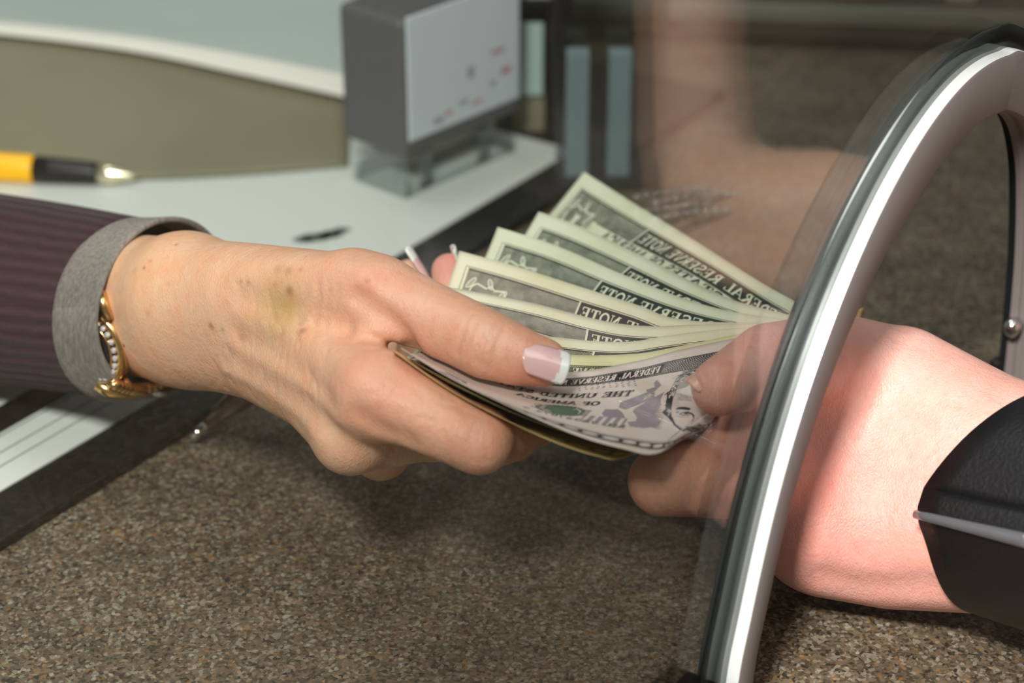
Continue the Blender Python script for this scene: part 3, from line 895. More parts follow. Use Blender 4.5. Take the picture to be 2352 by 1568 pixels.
def arc_u(P, total=None):
    P = np.asarray(P); d = np.concatenate([[0], np.cumsum(np.linalg.norm(np.diff(P, axis=0), axis=1))])
    return d


HZ = 257.0
def ZH(py, dz=0.): return (HZ - dz) / (SP + (py - 784) / FPX * CP)      # depth of a point seen at that row, at the notes' height


LOW = catmull([W(935, 790, 507), W(1045, 855, 500), W(1190, 915, 494), W(1330, 965, 489), W(1430, 985, 489), W(1510, 985, 494), W(1600, 965, 510)], 10)


def fan(pix, dpix, dz, slope_end, tail):
    """note of the fan: pix = top edge as seen, dpix = second corner of its short end, tail = seen points beyond"""
    top = [W(x, y, ZH(y, dz)) for x, y in pix] + [W(1905, 742 - dz, 562), W(1970, 775, 570), W(2020, 830, 575), W(2040, 900, 576)]
    top = np.array(top)
    c = catmull(top, 16); d = arc_u(c)
    if d[-1] < 156:
        t = nrm(c[-1] - c[-6]); c = np.vstack([c, c[-1] + t * (158 - d[-1])]); d = arc_u(c)
    nS = 18
    us = np.linspace(0, 156, nS); T = np.stack([np.interp(us, d, c[:, i]) for i in range(3)], -1)
    dp = d[(len(pix) - 1) * 16]                                   # where the notes are pinched together
    t0 = nrm(T[1] - T[0]); m = np.cross(T[0] - CAM, ray(*dpix)); D0 = nrm(np.cross(m, t0))
    if np.dot(D0, AY) > 0: D0 = -D0
    Bt, Mm = [], []
    for i, u in enumerate(us):
        t = nrm(T[min(i + 1, nS - 1)] - T[max(i - 1, 0)])
        Dh = nrm(np.cross(t, UP)); Dh = Dh if np.dot(Dh, AZ) < 0 else -Dh
        k = min(1, u / (dp * (.84, 1, 1, 1, 1, 1)[tail]))
        Di = nrm(D0 * (1 - k) + Dh * k); Di = nrm(Di - t * np.dot(Di, t))
        D1 = nrm(Dh + UP * .06)
        a = T[i] + Di * 66.3 * .36; b = a + D1 * 66.3 * (.14, .14, .24, .5, .6, .6)[tail]
        wl = {0: 0, 1: 0, 2: .35, 3: .7, 4: 1, 5: 1}[tail]
        lo = LOW[int(min(1, u / dp) * (len(LOW) - 1))] - UP * (3.0 + .8 * (1 - dz)); b = b * (1 - wl) + lo * wl
        if wl > .1: a = a * (1 - wl) + (T[i] * .64 + b * .36 - UP * 6.6) * wl
        g = np.clip((u - dp * .62) / (dp * .38), 0, 1); g = g * g * (3 - 2 * g)
        e = np.clip((u - dp) / (156 - dp), 0, 1)
        tb = W(1640, 950, 524) * (1 - e) + W(1880, 930, 566) * e - UP * (1.5 + .8 * (3 - dz))
        b = b * (1 - g) + tb * g; a = a * (1 - g) + (T[i] * .64 + tb * .36 - UP * 5.0) * g
        Mm.append(a); Bt.append(b)
    nn = Note(us, T, np.array(Bt), np.array(Mm)); nn.um = min(156., dp + 36)
    return nn


tail = (0, .1, 0)
ones = [
 ([(1341, 394), (1463, 471), (1605, 558), (1747, 648), (1822, 690)], (1262, 490), -4.2, 'green', 'topmost one-dollar note of the fan, corner farthest up and word AMERICA showing'),
 ([(1237, 486), (1322, 516), (1463, 582), (1581, 643), (1676, 686), (1747, 707), (1813, 723)], (1207, 535), -2.1, 'green', 'second one-dollar note of the fan, yellowed rounded corner just below the topmost'),
 ([(1143, 521), (1275, 563), (1416, 624), (1558, 681), (1640, 706), (1720, 722), (1810, 733)], (1112, 590), -1.5, 'green', 'third one-dollar note of the fan from the top, dark green print'),
 ([(1055, 576), (1180, 610), (1322, 655), (1463, 700), (1548, 731), (1660, 740), (1810, 740)], (1029, 655), -.9, 'cream', 'fourth one-dollar note of the fan, corner touching the fingertip behind'),
 ([(1026, 659), (1086, 669), (1228, 697), (1369, 733), (1478, 749), (1600, 745), (1815, 742)], (1002, 735), -.3, 'cream', 'fifth one-dollar note of the fan, its corner tucked against the thumb'),
 ([(1010, 735), (1100, 750), (1213, 766), (1330, 780), (1440, 785), (1550, 768), (1700, 752), (1815, 745)], (990, 780), .2, 'cream', 'sixth one-dollar note of the fan, mostly covered by the thumb')]
for ki, (pix, dp, dz, ink, lab) in enumerate(ones):
    nt = fan(pix, dp, dz, 0, ki)
    nt.build('banknote', ONE, ink, lab, umax=nt.um)


def stations(L_, hz):
    T = np.array([W(a[0], a[1], ZH(a[1], hz) if a[0] < 1900 else a[2]) for a, b in L_]); B = np.array([W(*b) for a, b in L_])
    mid = T * .6 + B * .4
    return arc_u(mid), T, B


# note with the yellow margin just over the front one
S7 = [((990, 735, 566), (905, 790, 512)), ((1130, 785, 546), (1039, 862, 492)), ((1290, 813, 537), (1180, 932, 488)), ((1450, 813, 539), (1330, 985, 484)),
      ((1560, 795, 543), (1440, 1010, 484)), ((1700, 766, 549), (1540, 1000, 490)), ((1830, 740, 556), (1620, 960, 512)), ((1940, 762, 566), (1740, 930, 536)), ((2020, 810, 572), (1850, 920, 560))]
S8 = [((1000, 762, 556), (921, 799, 497)), ((1130, 822, 539), (1039, 870, 487)), ((1290, 855, 530), (1190, 942, 481)), ((1463, 829, 532), (1330, 1001, 475)),
      ((1558, 804, 537), (1432, 1030, 474)), ((1690, 776, 544), (1508, 1042, 477)), ((1820, 745, 553), (1585, 1000, 505)), ((1930, 765, 562), (1690, 960, 528)), ((2010, 810, 570), (1820, 930, 556))]
S9 = [((1000, 775, 562), (897, 800, 499)), ((1130, 840, 545), (1030, 893, 494)), ((1280, 880, 538), (1150, 958, 490)), ((1450, 850, 540), (1270, 1014, 486)),
      ((1548, 825, 545), (1370, 1047, 484)), ((1680, 796, 552), (1430, 1052, 487)), ((1810, 762, 562), (1540, 1000, 514)), ((1915, 728, 575), (1760, 900, 545)), ((2028, 691, 590), (2050, 790, 570))]
def locate(nt, umax):
    """finds the place on a note's face (x from its left end, y from its top) that shows at a spot of the photograph"""
    U, V = np.meshgrid(np.linspace(0, umax, 320), np.linspace(0, 66.3, 170), indexing='ij')
    P = nt.at(U.ravel(), V.ravel()) - CAM; z = P @ AZ; X = P @ AX / z * FPX + 1176; Y = 784 - P @ AY / z * FPX
    def f(px, py):
        k = np.argmin((X - px) ** 2 + (Y - py) ** 2); return 156 - U.ravel()[k], V.ravel()[k]
    return f


def five_front(q):
    """print of the front note"""
    R = []
    def put(g, lay, slot): R.append((g[0], g[1], lay, slot))
    Wd, Ht = 156., 66.3
    put(gridrect(4.5, 5.2, Wd - 4.5, 11.4, 2), 1, 1); put(gridrect(4.5, Ht - 9.0, Wd - 4.5, Ht - 4.6, 2), 1, 2)
    for k in range(28): put(fill(arcp(9 + k * 5.2, Ht - 6.8, 2.2, 1.35, 0, 360, 16)), 2, 3)
    for y, w_ in ((11.5, .35), (5.1, .3), (Ht - 10, .3), (Ht - 3.9, .3)): put(ribbon([(4.5, y), (Wd - 4.5, y)], w_, False, 2), 2, 2)
    x0, x1 = q(1512, 857)[0], q(1232, 895)[0]
    put(gridrect(x0 - .8, 6.0, x1 + .8, 10.8, 2), 2, 2)
    for g in text('FEDERAL RESERVE NOTE', x0, 6.5, 3.8, x1): put(g, 3, 3)
    a, b = q(1454, 902), q(1085, 880); h = 3.9; yy = a[1] - h / 2
    print('THE at', a, b, 'band', x0, x1)
    for g in text('THE UNITED STATES', a[0], yy, h, b[0]): put(g, 3, 2)
    for g in text('THE UNITED STATES', a[0] + .35, yy + .35, h, b[0] + .35): put(g, 2, 6)
    a, b = q(1378, 928), q(1175, 915)
    for g in text('OF AMERICA', a[0], a[1] - 1.9, 3.5, b[0]): put(g, 3, 2)
    for g in text('OF AMERICA', a[0] + .3, a[1] - 1.6, 3.5, b[0] + .3): put(g, 2, 6)
    c = q(1287, 944)
    put(fill([(c[0] + (7.0 if k % 2 else 6.3) * math.cos(k * math.pi / 36), c[1] + (7.0 if k % 2 else 6.3) * math.sin(k * math.pi / 36)) for k in range(72)]), 1, 4)
    put(ribbon(arcp(c[0], c[1], 5.2, 5.2, 0, 360, 40), .5, True), 2, 3)
    for k in range(5): put(ribbon([(c[0] - 3.6, c[1] - 3 + k * 1.5), (c[0] + 3.6, c[1] - 3 + k * 1.5)], .5), 2, 3)
    for g in text('FIVE', c[0] - 8, c[1] - 3.4, 6.8, c[0] + 8): put(g, 3, 6)
    a, b = q(1438, 982), q(1190, 935)
    for g in text('ML 75357073 5', a[0], a[1] - 1.2, 2.7, b[0]): put(g, 4, 4)
    for g in text('5', 138, 11.5, 11, 149): put(g, 2, 2)
    for g in text('5', 134, 42, 13, 146): put(g, 2, 5)
    K = lambda L: [q(1400 + x / 6.27, 780 + y / 6.27) for x, y in L]
    # violet eagle: wing of feathers, body, banner with small letters
    put(fill(K([(790, 750), (350, 1000), (330, 1040), (400, 1130), (370, 1180), (250, 1180), (290, 1250), (500, 1280), (700, 1240), (740, 1180), (640, 1090), (700, 1030), (740, 950), (745, 860)])), 1, 5)
    for k in range(16):
        t = k / 15; a = (360 + 60 * t, 1020 + 160 * t); an = math.radians(-38 + 62 * t); l = 440 - 120 * abs(t - .3)
        e = (a[0] + math.cos(an) * l * .95, a[1] + math.sin(an) * l * .8)
        put(ribbon(K([a, ((a[0] + e[0]) / 2, (a[1] + e[1]) / 2 + 12), e]), [.3, .45, .12]), 2, 6)
        put(ribbon(K([((a[0] + e[0]) / 2, (a[1] + e[1]) / 2 - 6), e]), [.3, .8, .1]), 2, 5)
    put(fill(K([(60, 1010), (120, 1000), (190, 1060), (240, 1150), (60, 1160), (-60, 1140), (-120, 1060), (-60, 1010)])), 1, 5)
    bn = K([(740, 660), (690, 590), (645, 620), (655, 690), (525, 720), (545, 760), (640, 760), (635, 830), (220, 1000), (135, 970), (165, 920), (520, 765)])
    put(fill(K([(640, 745), (635, 830), (220, 1000), (135, 970), (165, 920), (560, 760)])), 1, 5)
    put(fill(K([(740, 660), (690, 590), (645, 620), (655, 690), (525, 720), (545, 760), (650, 745)])), 1, 5)
    put(ribbon(bn, .3, True), 2, 6)
    a, b = q(1400 + 600 / 6.27, 780 + 790 / 6.27), q(1400 + 200 / 6.27, 780 + 955 / 6.27)
    for g in text('PLURIBUS', 0, 0, 1.9, abs(b[0] - a[0])):
        v = g[0].copy(); an = math.atan2(b[1] - a[1], b[0] - a[0]); v = np.stack([a[0] + v[:, 0] * math.cos(an) - (v[:, 1] - .9) * math.sin(an), a[1] + v[:, 0] * math.sin(an) + (v[:, 1] - .9) * math.cos(an)], 1)
        put((v, g[1]), 3, 3)
    bx0, bx1 = q(1440, 965), q(1345, 950)
    put(gridrect(bx0[0], bx0[1] - 1, bx1[0], bx0[1] + 7, 2), 1, 5)
    for k in range(5):
        x = bx0[0] + (bx1[0] - bx0[0]) * (k + .5) / 5; put(ribbon([(x, bx0[1] - 1), (x, bx0[1] + 7)], 1.0), 2, 3)
    for k in range(40):
        p = q(1330 + (k % 10) * 14 + rng.random() * 3, 884 + (k // 10) * 4 - (k % 10) * 1.2); put(fill(arcp(p[0], p[1], .4, .4, 0, 360, 6)), 1, 5)
    # plain engraved portrait of a bearded man
    put(fill(K([(1100, 690), (960, 740), (900, 880), (890, 1150), (960, 1250), (1100, 1290), (1450, 1200), (1700, 900), (1500, 600)])), 1, 3)
    put(fill(K([(1000, 520), (1150, 425), (1350, 390), (1650, 360), (1700, 500), (1300, 560), (1100, 690), (980, 720), (900, 830), (840, 830), (900, 700), (940, 600)])), 1, 6)
    put(fill(K([(900, 700), (830, 830), (815, 900), (800, 1000), (760, 1056), (800, 1090), (860, 1140), (900, 1200), (880, 1060), (900, 900), (925, 800)])), 2, 2)
    for k in range(120):
        t = rng.random()
        if k % 2:
            a = (960 + 640 * t, 560 - 150 * t + rng.normal() * 38); an = math.radians(150 + 40 * rng.random()); l = 60 + 90 * rng.random()
        else:
            a = (960 - 60 * math.sin(t * 3) + rng.normal() * 22 - 60 * t, 640 + 430 * t); an = math.radians(100 + 45 * rng.random()); l = 50 + 60 * rng.random()
        e = (a[0] + math.cos(an) * l, a[1] + math.sin(an) * l)
        put(ribbon(K([a, ((a[0] + e[0]) / 2 + 6, (a[1] + e[1]) / 2 + 3), e]), [.12, .42, .08]), 3, 2 if k % 3 else 3)
    for L, w_, sl in (([(890, 1120), (930, 1230), (1020, 1285), (1180, 1315), (1300, 1300)], [.4, .9, .5], 2), ([(945, 1015), (1000, 990), (1070, 985), (1150, 1005)], [.9, 1.6, .9], 2), ([(950, 1060), (1000, 1040)], .9, 6),
                      ([(1000, 1075), (1050, 1050), (1110, 1045), (1180, 1075), (1215, 1100)], [.3, .7, .5], 2), ([(1010, 1090), (1080, 1098), (1150, 1085)], .25, 2), ([(960, 1110), (1060, 1125), (1150, 1110)], .2, 6),
                      ([(1195, 1095), (1205, 1130), (1190, 1165), (1155, 1195)], .35, 2), ([(1170, 1210), (1290, 1228), (1400, 1215)], [.4, .9, .4], 2), ([(905, 940), (915, 860), (960, 760)], .3, 6)):
        put(ribbon(K(L), w_), 3, sl)
    put(fill(K([(1070, 1052), (1125, 1052), (1125, 1082), (1070, 1082)])), 3, 2)
    for k in range(80):
        x, y = 1000 + rng.random() * 380, 1235 + rng.random() * 60 + 20 * rng.random()
        put(ribbon(K([(x, y), (x + 40, y + 6 + 14 * rng.random()), (x + 85, y - 5)]), [.12, .35, .08]), 3, 2 if k % 2 else 6)
    for k in range(26): put(ribbon(K([(940 + k * 9, 760 + k * 2), (930 + k * 10, 800 + k * 4), (935 + k * 10, 880)]), .10), 2, 6)
    put(fill(K([(1025, 1295), (1190, 1320), (1130, 1370), (990, 1410), (850, 1440)])), 2, 2)
    put(fill(K([(850, 1440), (990, 1410), (940, 1470), (820, 1500)])), 1, 6)
    return R


for key, S, ink, lab, hz, sag in (('mid', S7, 'yellow', 'yellow-margined note between the fan and the front note, words in olive band', 1.2, 6.6),
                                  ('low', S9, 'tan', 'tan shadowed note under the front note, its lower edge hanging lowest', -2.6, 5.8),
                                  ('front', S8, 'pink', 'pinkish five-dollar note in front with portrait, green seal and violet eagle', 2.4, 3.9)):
    us, T, B = stations(S, hz)
    if key == 'mid': B = B - UP * 2.0
    print('note length', us[-1], us.round(0))
    nt = Note(us, T, B, sag=sag); um = min(156., us[-1]); des = FIVE
    if key == 'front': des = five_front(locate(nt, um))
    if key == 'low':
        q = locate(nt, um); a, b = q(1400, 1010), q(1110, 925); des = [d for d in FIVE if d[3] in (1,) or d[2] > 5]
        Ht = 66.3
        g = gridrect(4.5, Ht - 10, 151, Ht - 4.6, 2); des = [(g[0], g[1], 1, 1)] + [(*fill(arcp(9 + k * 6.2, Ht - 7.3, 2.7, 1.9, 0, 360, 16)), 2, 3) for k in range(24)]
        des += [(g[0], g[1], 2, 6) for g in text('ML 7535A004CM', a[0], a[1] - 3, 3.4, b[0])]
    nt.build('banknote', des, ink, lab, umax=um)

# ------------------------------------------------------------------ hands
class Flesh:
    def __init__(s, lo, hi, vox):
        s.lo, s.vox = np.asarray(lo, float), vox
        s.sh = np.ceil((np.asarray(hi) - s.lo) / vox).astype(int) + 1
        s.F = np.full(s.sh, 30., np.float32)

    def sub(s, mn, mx, mg):
        a = np.clip(np.floor((mn - mg - s.lo) / s.vox).astype(int), 0, s.sh); b = np.clip(np.ceil((mx + mg - s.lo) / s.vox).astype(int) + 1, 0, s.sh)
        if (b <= a).any(): return None
        g = [np.arange(a[i], b[i]) * s.vox + s.lo[i] for i in range(3)]
        return tuple(slice(a[i], b[i]) for i in range(3)), g[0][:, None, None], g[1][None, :, None], g[2][None, None, :]

    @staticmethod
    def smin(a, b, k):
        h = np.maximum(k - np.abs(a - b), 0) / k
        return np.minimum(a, b) - h * h * k * .25

    def group(s, chains, k_in, k_join):
        """chains of (point, radius) in mm, blended together, then joined to what is there"""
        A = np.full(s.sh, 30., np.float32) if len(chains) else None
        pts = np.array([p for c in chains for p, r in c]); rm = max(r for c in chains for p, r in c)
        for c in chains:
            K = np.full(s.sh, 30., np.float32)
            for (p, r), (q, t) in zip(c[:-1], c[1:]):
                p, q = np.asarray(p), np.asarray(q)
                R = s.sub(np.minimum(p, q), np.maximum(p, q), max(r, t) + 9)
                if R is None: continue
                sl, X, Y, Z = R; d = q - p; L2 = d @ d
                h = np.clip(((X - p[0]) * d[0] + (Y - p[1]) * d[1] + (Z - p[2]) * d[2]) / L2, 0, 1)
                D = np.sqrt((X - p[0] - d[0] * h) ** 2 + (Y - p[1] - d[1] * h) ** 2 + (Z - p[2] - d[2] * h) ** 2) - (r + (t - r) * h)
                K[sl] = np.minimum(K[sl], D.astype(np.float32))
            A = s.smin(A, K, k_in)
        R = s.sub(pts.min(0), pts.max(0), rm + 10)
        sl = R[0]
        s.F[sl] = s.smin(s.F[sl], A[sl], k_join)

    def soften(s, n=3):
        for _ in range(n):
            for ax_ in range(3):
                f = np.moveaxis(s.F, ax_, 0); g = f.copy(); g[1:-1] = .25 * f[:-2] + .5 * f[1:-1] + .25 * f[2:]; s.F = np.moveaxis(g, 0, ax_)
        s.F = np.ascontiguousarray(s.F)

    def sample(s, P):
        q = (P - s.lo) / s.vox; i = np.clip(np.floor(q).astype(int), 0, s.sh - 2); f = np.clip(q - i, 0, 1)
        out = 0
        for dx in (0, 1):
            for dy in (0, 1):
                for dz in (0, 1):
                    wt = (f[..., 0] if dx else 1 - f[..., 0]) * (f[..., 1] if dy else 1 - f[..., 1]) * (f[..., 2] if dz else 1 - f[..., 2])
                    out = out + wt * s.F[i[..., 0] + dx, i[..., 1] + dy, i[..., 2] + dz]
        return out

    def hit(s, px, py, frm=420, to=720):
        t = np.arange(frm, to, .35); P = CAM + ray(px, py)[None] * t[:, None]
        ok = ((P > s.lo) & (P < s.lo + (s.sh - 1) * s.vox)).all(1)
        v = np.where(ok, s.sample(P), 30); k = np.argmax(v < 0)
        return P[k] if (v < 0).any() else None

    def feat(s, pix, wd, amp):
        """ridge (amp > 0) or crease (amp < 0) along a path seen on the skin"""
        pts = [s.hit(*p) for p in pix]; pts = [p for p in pts if p is not None]
        if len(pts) == 1: pts = pts * 2
        if not pts: return
        pts = catmull(pts, 3) if len(pts) > 2 else np.array(pts)
        R = s.sub(pts.min(0), pts.max(0), wd * 2.8)
        if R is None: return
        sl, X, Y, Z = R; best = None
        for p, q in zip(pts[:-1], pts[1:]):
            d = q - p; L2 = d @ d + 1e-9
            h = np.clip(((X - p[0]) * d[0] + (Y - p[1]) * d[1] + (Z - p[2]) * d[2]) / L2, 0, 1)
            D = (X - p[0] - d[0] * h) ** 2 + (Y - p[1] - d[1] * h) ** 2 + (Z - p[2] - d[2] * h) ** 2
            best = D if best is None else np.minimum(best, D)
        s.F[sl] -= (amp * np.exp(-best / (wd * wd))).astype(np.float32)

    def mesh(s, name, base, spots, mat, parent=None):
        g = openvdb.FloatGrid(30.); g.copyFromArray(s.F)
        p, q = g.convertToQuads(0.) if hasattr(g, 'convertToQuads') else g.convertToPolygons(0.)[:2]
        p = np.asarray(p) * s.vox + s.lo; q = np.asarray(q)
        a, b, c = p[q[:, 0]], p[q[:, 1]], p[q[:, 2]]
        cen = (a + c) / 2; nn = nrm(np.cross(b - a, c - a))
        if np.mean(s.sample(cen + nn * .8) - s.sample(cen - nn * .8)) < 0: q = q[:, ::-1]
        me = bpy.data.meshes.new(name)
        me.vertices.add(len(p)); me.vertices.foreach_set('co', (p * MM).astype(np.float32).ravel())
        me.loops.add(4 * len(q)); me.loops.foreach_set('vertex_index', q.astype(np.int32).ravel())
        me.polygons.add(len(q)); me.polygons.foreach_set('loop_start', np.arange(0, 4 * len(q), 4, dtype=np.int32)); me.polygons.foreach_set('loop_total', np.full(len(q), 4, np.int32))
        me.polygons.foreach_set('use_smooth', np.ones(len(q), bool)); me.update(calc_edges=True); me.validate()
        col = np.ones((len(p), 4), np.float32); col[:, :3] = base
        for (c_, r_, rgb, a_) in spots:
            if c_ is None: continue
            c_ = np.atleast_2d(c_)
            d = np.min([np.linalg.norm(p - x, axis=1) for x in c_], axis=0)
            k = (a_ * np.exp(-(d / r_) ** 2))[:, None]
            col[:, :3] = col[:, :3] * (1 - k) + np.array(rgb) * k
        at = me.color_attributes.new('tint', 'FLOAT_COLOR', 'POINT'); at.data.foreach_set('color', col.ravel())
        me.materials.append(mat)
        o = bpy.data.objects.new(name, me); C.objects.link(o)
        if parent: o.parent = parent
        return o


def ch(*a):
    """chain from (px, py, depth, radius in px)"""
    return [(W(x, y, z), r * z / FPX) for x, y, z, r in a]


# --- teller's hand
skin = skin_mat('skin')
tel = empty('person', 'arm of teller in purple knit sleeve with grey cuff, holding out banknotes from the left', 'person')
fl = Flesh((-165, 415, 18), (55, 650, 132), .6)
fl.group([ch((-60, 655, 655, 140), (150, 670, 622, 112), (240, 670, 609, 115), (330, 664, 596, 125), (430, 668, 578, 121)),
          ch((-60, 750, 660, 140), (150, 745, 630, 112), (240, 745, 616, 112), (330, 746, 604, 120), (430, 757, 588, 120)),
          ch((430, 664, 576, 118), (560, 668, 556, 112), (720, 672, 538, 100), (860, 672, 524, 84)),
          ch((430, 710, 580, 118), (650, 780, 553, 108), (790, 850, 524, 98), (868, 905, 508, 96)),
          ch((430, 757, 590, 118), (600, 832, 566, 90), (718, 910, 540, 80), (806, 1000, 522, 84)),
          ch((430, 735, 610, 105), (640, 810, 592, 90), (795, 950, 558, 76)),
          ch((430, 715, 615, 95), (640, 760, 608, 90), (790, 880, 592, 66))], 9, 2)
fl.group([ch((820, 660, 530, 88), (900, 690, 522, 88), (1000, 735, 518, 82), (1060, 762, 515, 80), (1120, 792, 509, 80), (1185, 816, 508, 70), (1247, 832, 509, 58))], 6, 4)
fl.group([ch((868, 905, 508, 96), (960, 945, 503, 88), (1040, 985, 500, 80), (1100, 1010, 500, 76))], 6, 5)
fl.group([ch((1100, 1010, 502, 74), (1180, 1000, 520, 60), (1235, 960, 534, 55)), ch((1235, 960, 534, 52), (1225, 890, 560, 46))], 5, 3)
fl.group([ch((806, 1000, 522, 84), (900, 1005, 534, 68), (1000, 992, 550, 62)), ch((1000, 992, 550, 60), (1052, 840, 584, 50)), ch((1052, 840, 584, 50), (1045, 720, 600, 46), (1032, 622, 610, 42))], 4, 4)
fl.group([ch((795, 950, 558, 76), (875, 1035, 572, 63)), ch((875, 1035, 572, 61), (960, 860, 606, 50)), ch((960, 860, 606, 49), (955, 730, 616, 45), (940, 636, 622, 42))], 4, 4)
fl.group([ch((790, 880, 592, 66), (860, 960, 612, 52), (890, 840, 634, 44), (880, 730, 640, 38))], 4, 3)
fl.soften(5)
hit = fl.hit
# big folds and tendons first, then creases
fl.feat([(822, 684), (850, 702), (890, 732), (925, 768), (945, 800)], 2.6, -2.6)          # fold at the root of the thumb
fl.feat([(835, 765), (880, 756), (920, 772)], 2.2, 1.5)                                     # soft roll below it
fl.feat([(850, 800), (900, 790), (930, 800)], 1.6, -.7)
fl.feat([(860, 700), (900, 760)], 3.0, .8)
fl.feat([(560, 625), (640, 608), (720, 612), (830, 628)], 4.6, .8)                         # thumb tendon
fl.feat([(560, 722), (620, 740), (730, 790), (830, 870)], 3.6, .9)                         # index tendon
fl.feat([(540, 790), (610, 825), (700, 880), (780, 960)], 3.0, .8)                         # middle tendon
fl.feat([(560, 690), (680, 720), (780, 760)], 5.0, -.9)
fl.feat([(560, 790), (680, 850), (760, 925)], 3.0, -.7)
fl.feat([(520, 850), (600, 892), (690, 952), (740, 1010)], 2.4, .5)                        # vein low on the hand
fl.feat([(830, 950), (880, 985), (940, 1010)], 3.0, -1.0)                                  # valley between the knuckles
fl.feat([(848, 895)], 7.0, 1.0); fl.feat([(790, 1035)], 6.0, .9)
fl.feat([(1095, 1035)], 5.5, .8)
for k in range(5):                                                                          # wrinkles over the thumb joint
    x = 1062 + k * 19
    fl.feat([(x + 18, 720 + k * 10), (x, 765 + k * 8), (x - 10, 812 + k * 9)], .8, -.34 if k % 2 else -.5)
fl.feat([(1085, 740), (1100, 765), (1120, 790)], .7, -.25)
for k in range(3):                                                                          # index finger joint
    x = 1085 + k * 17
    fl.feat([(x, 985 + k * 3), (x - 4, 1020), (x - 2, 1060)], .8, -.4)
for k in range(36):                                                                         # skin lines of the thenar back
    x0, y0 = 470 + rng.random() * 330, 640 + rng.random() * 260
    dx, dy = 8 * rng.normal(), 45 + 40 * rng.random()
    fl.feat([(x0, y0), (x0 + dx, y0 + dy * .5), (x0 + dx * .5 - 6, y0 + dy)], .75, -.12 - .14 * rng.random())
for k in range(26):
    x0, y0 = 840 + rng.random() * 230, 900 + rng.random() * 90
    fl.feat([(x0, y0), (x0 + 22 * rng.normal(), y0 + 22 * rng.normal())], .65, -.2)

SK = srgb(226, 184, 152)
spots = [(hit(600, 900), 40, srgb(196, 148, 118), .25), (hit(1000, 720), 26, srgb(224, 166, 142), .6), (hit(1230, 870), 12, srgb(222, 148, 126), .8), (hit(870, 920), 14, srgb(222, 160, 138), .7),
         (hit(1090, 1030), 12, srgb(218, 156, 134), .7), (hit(840, 650), 18, srgb(222, 168, 144), .5), (hit(800, 1040), 10, srgb(220, 176, 146), .6),
         (hit(645, 710), 9, srgb(186, 156, 98), .62), (hit(655, 700), 4.5, srgb(172, 146, 84), .4), (hit(1030, 600), 9, srgb(214, 130, 124), .8), (hit(300, 620), 20, srgb(220, 180, 140), .5)]
for (x, y, r_, a_) in [(666, 668, 1.3, .75), (663, 622, 1.3, .45), (486, 748, 1.0, .8), (695, 760, 1.2, .7), (558, 775, 1.6, .35), (640, 618, 1.6, .3), (572, 648, .8, .5), (554, 646, .6, .5), (690, 620, .7, .4), (845, 645, .7, .5), (405, 562, .6, .7), (331, 615, .6, .7), (345, 600, .5, .5), (512, 757, .7, .5), (340, 720, .8, .25), (700, 735, 1.4, .3), (310, 620, 1.2, .2), (390, 650, 1.2, .2), (690, 745, .6, .4), (632, 655, .7, .4)]:
    spots.append((hit(x, y), r_, srgb(150, 92, 62), a_))
arm = fl.mesh('arm_and_hand', SK, spots, skin, tel)

# nails of the teller: thumb with a white tip, two fingertips behind
nail_m = simple('polished_nail', srgb(228, 184, 182), .08, spec=.6, coat=1.0)
tip_m = simple('white_nail_tip', srgb(240, 240, 236), .12, spec=.6, coat=.8)


def nail(A, B, nv, width, R, parent, white=.76, rise=.6, name='nail'):
    A, B = np.asarray(A), np.asarray(B); a = nrm(B - A); nv = nrm(nv - a * np.dot(nv, a)); c = np.cross(a, nv); L = np.linalg.norm(B - A)
    ns, nw = 22, 15; phm = width / 2 / R
    v, f, fm = [], [], []
    for i in range(ns):
        s_ = i / (ns - 1)
        for j in range(nw):
            q = -1 + 2 * j / (nw - 1)
            edge = .13 * q * q * (1 - s_) * 1.4 + (-.07 * abs(q) ** 4 * s_)     # rounded root, slightly rounded free edge
            ww = (1 - .12 * (1 - s_) ** 2)
            ph = q * phm * ww
            v.append(A + a * (s_ + edge) * L + c * math.sin(ph) * R + nv * (math.cos(ph) * R - R + rise * math.sin(min(1, s_ * 1.2 + .25) * math.pi * .62)))
    for i in range(ns - 1):
        for j in range(nw - 1):
            f.append((i * nw + j, (i + 1) * nw + j, (i + 1) * nw + j + 1, i * nw + j + 1))
            fm.append(1 if (i + .5) / (ns - 1) > white + .10 * (-1 + 2 * (j + .5) / (nw - 1)) ** 2 * -1 + .05 else 0)
    o = mesh_obj(name, v, f, [nail_m, tip_m], parent, True, fm)
    m = o.modifiers.new('t', 'SOLIDIFY'); m.thickness = .0006; m.offset = 0
    return o


toC = nrm(CAM - W(1250, 830, 514))
h1 = hit(1200, 815); h2 = hit(1262, 832)
nvec = nrm(toC + .42 * UP)
A = h1 + nvec * .1
Bn = W(1306, 846, 503)
nail(A, Bn, nvec, 9.4, 6.6, tel)
# fingertips behind the notes
nail(W(990, 650, 611), W(938, 566, 612), nrm(np.array([.6, .3, .8])), 8, 5.5, tel, .62)
nail(W(1062, 640, 611), W(1040, 566, 606), nrm(np.array([1., .25, .2])), 6, 4.5, tel, .62)

# sleeve and cuff
aax = nrm(AX * .82 - AY * .03 - AZ * .57)
e1 = nrm(-AX * .57 - AZ * .82); e2 = nrm(AX * .13 + AY * .99)


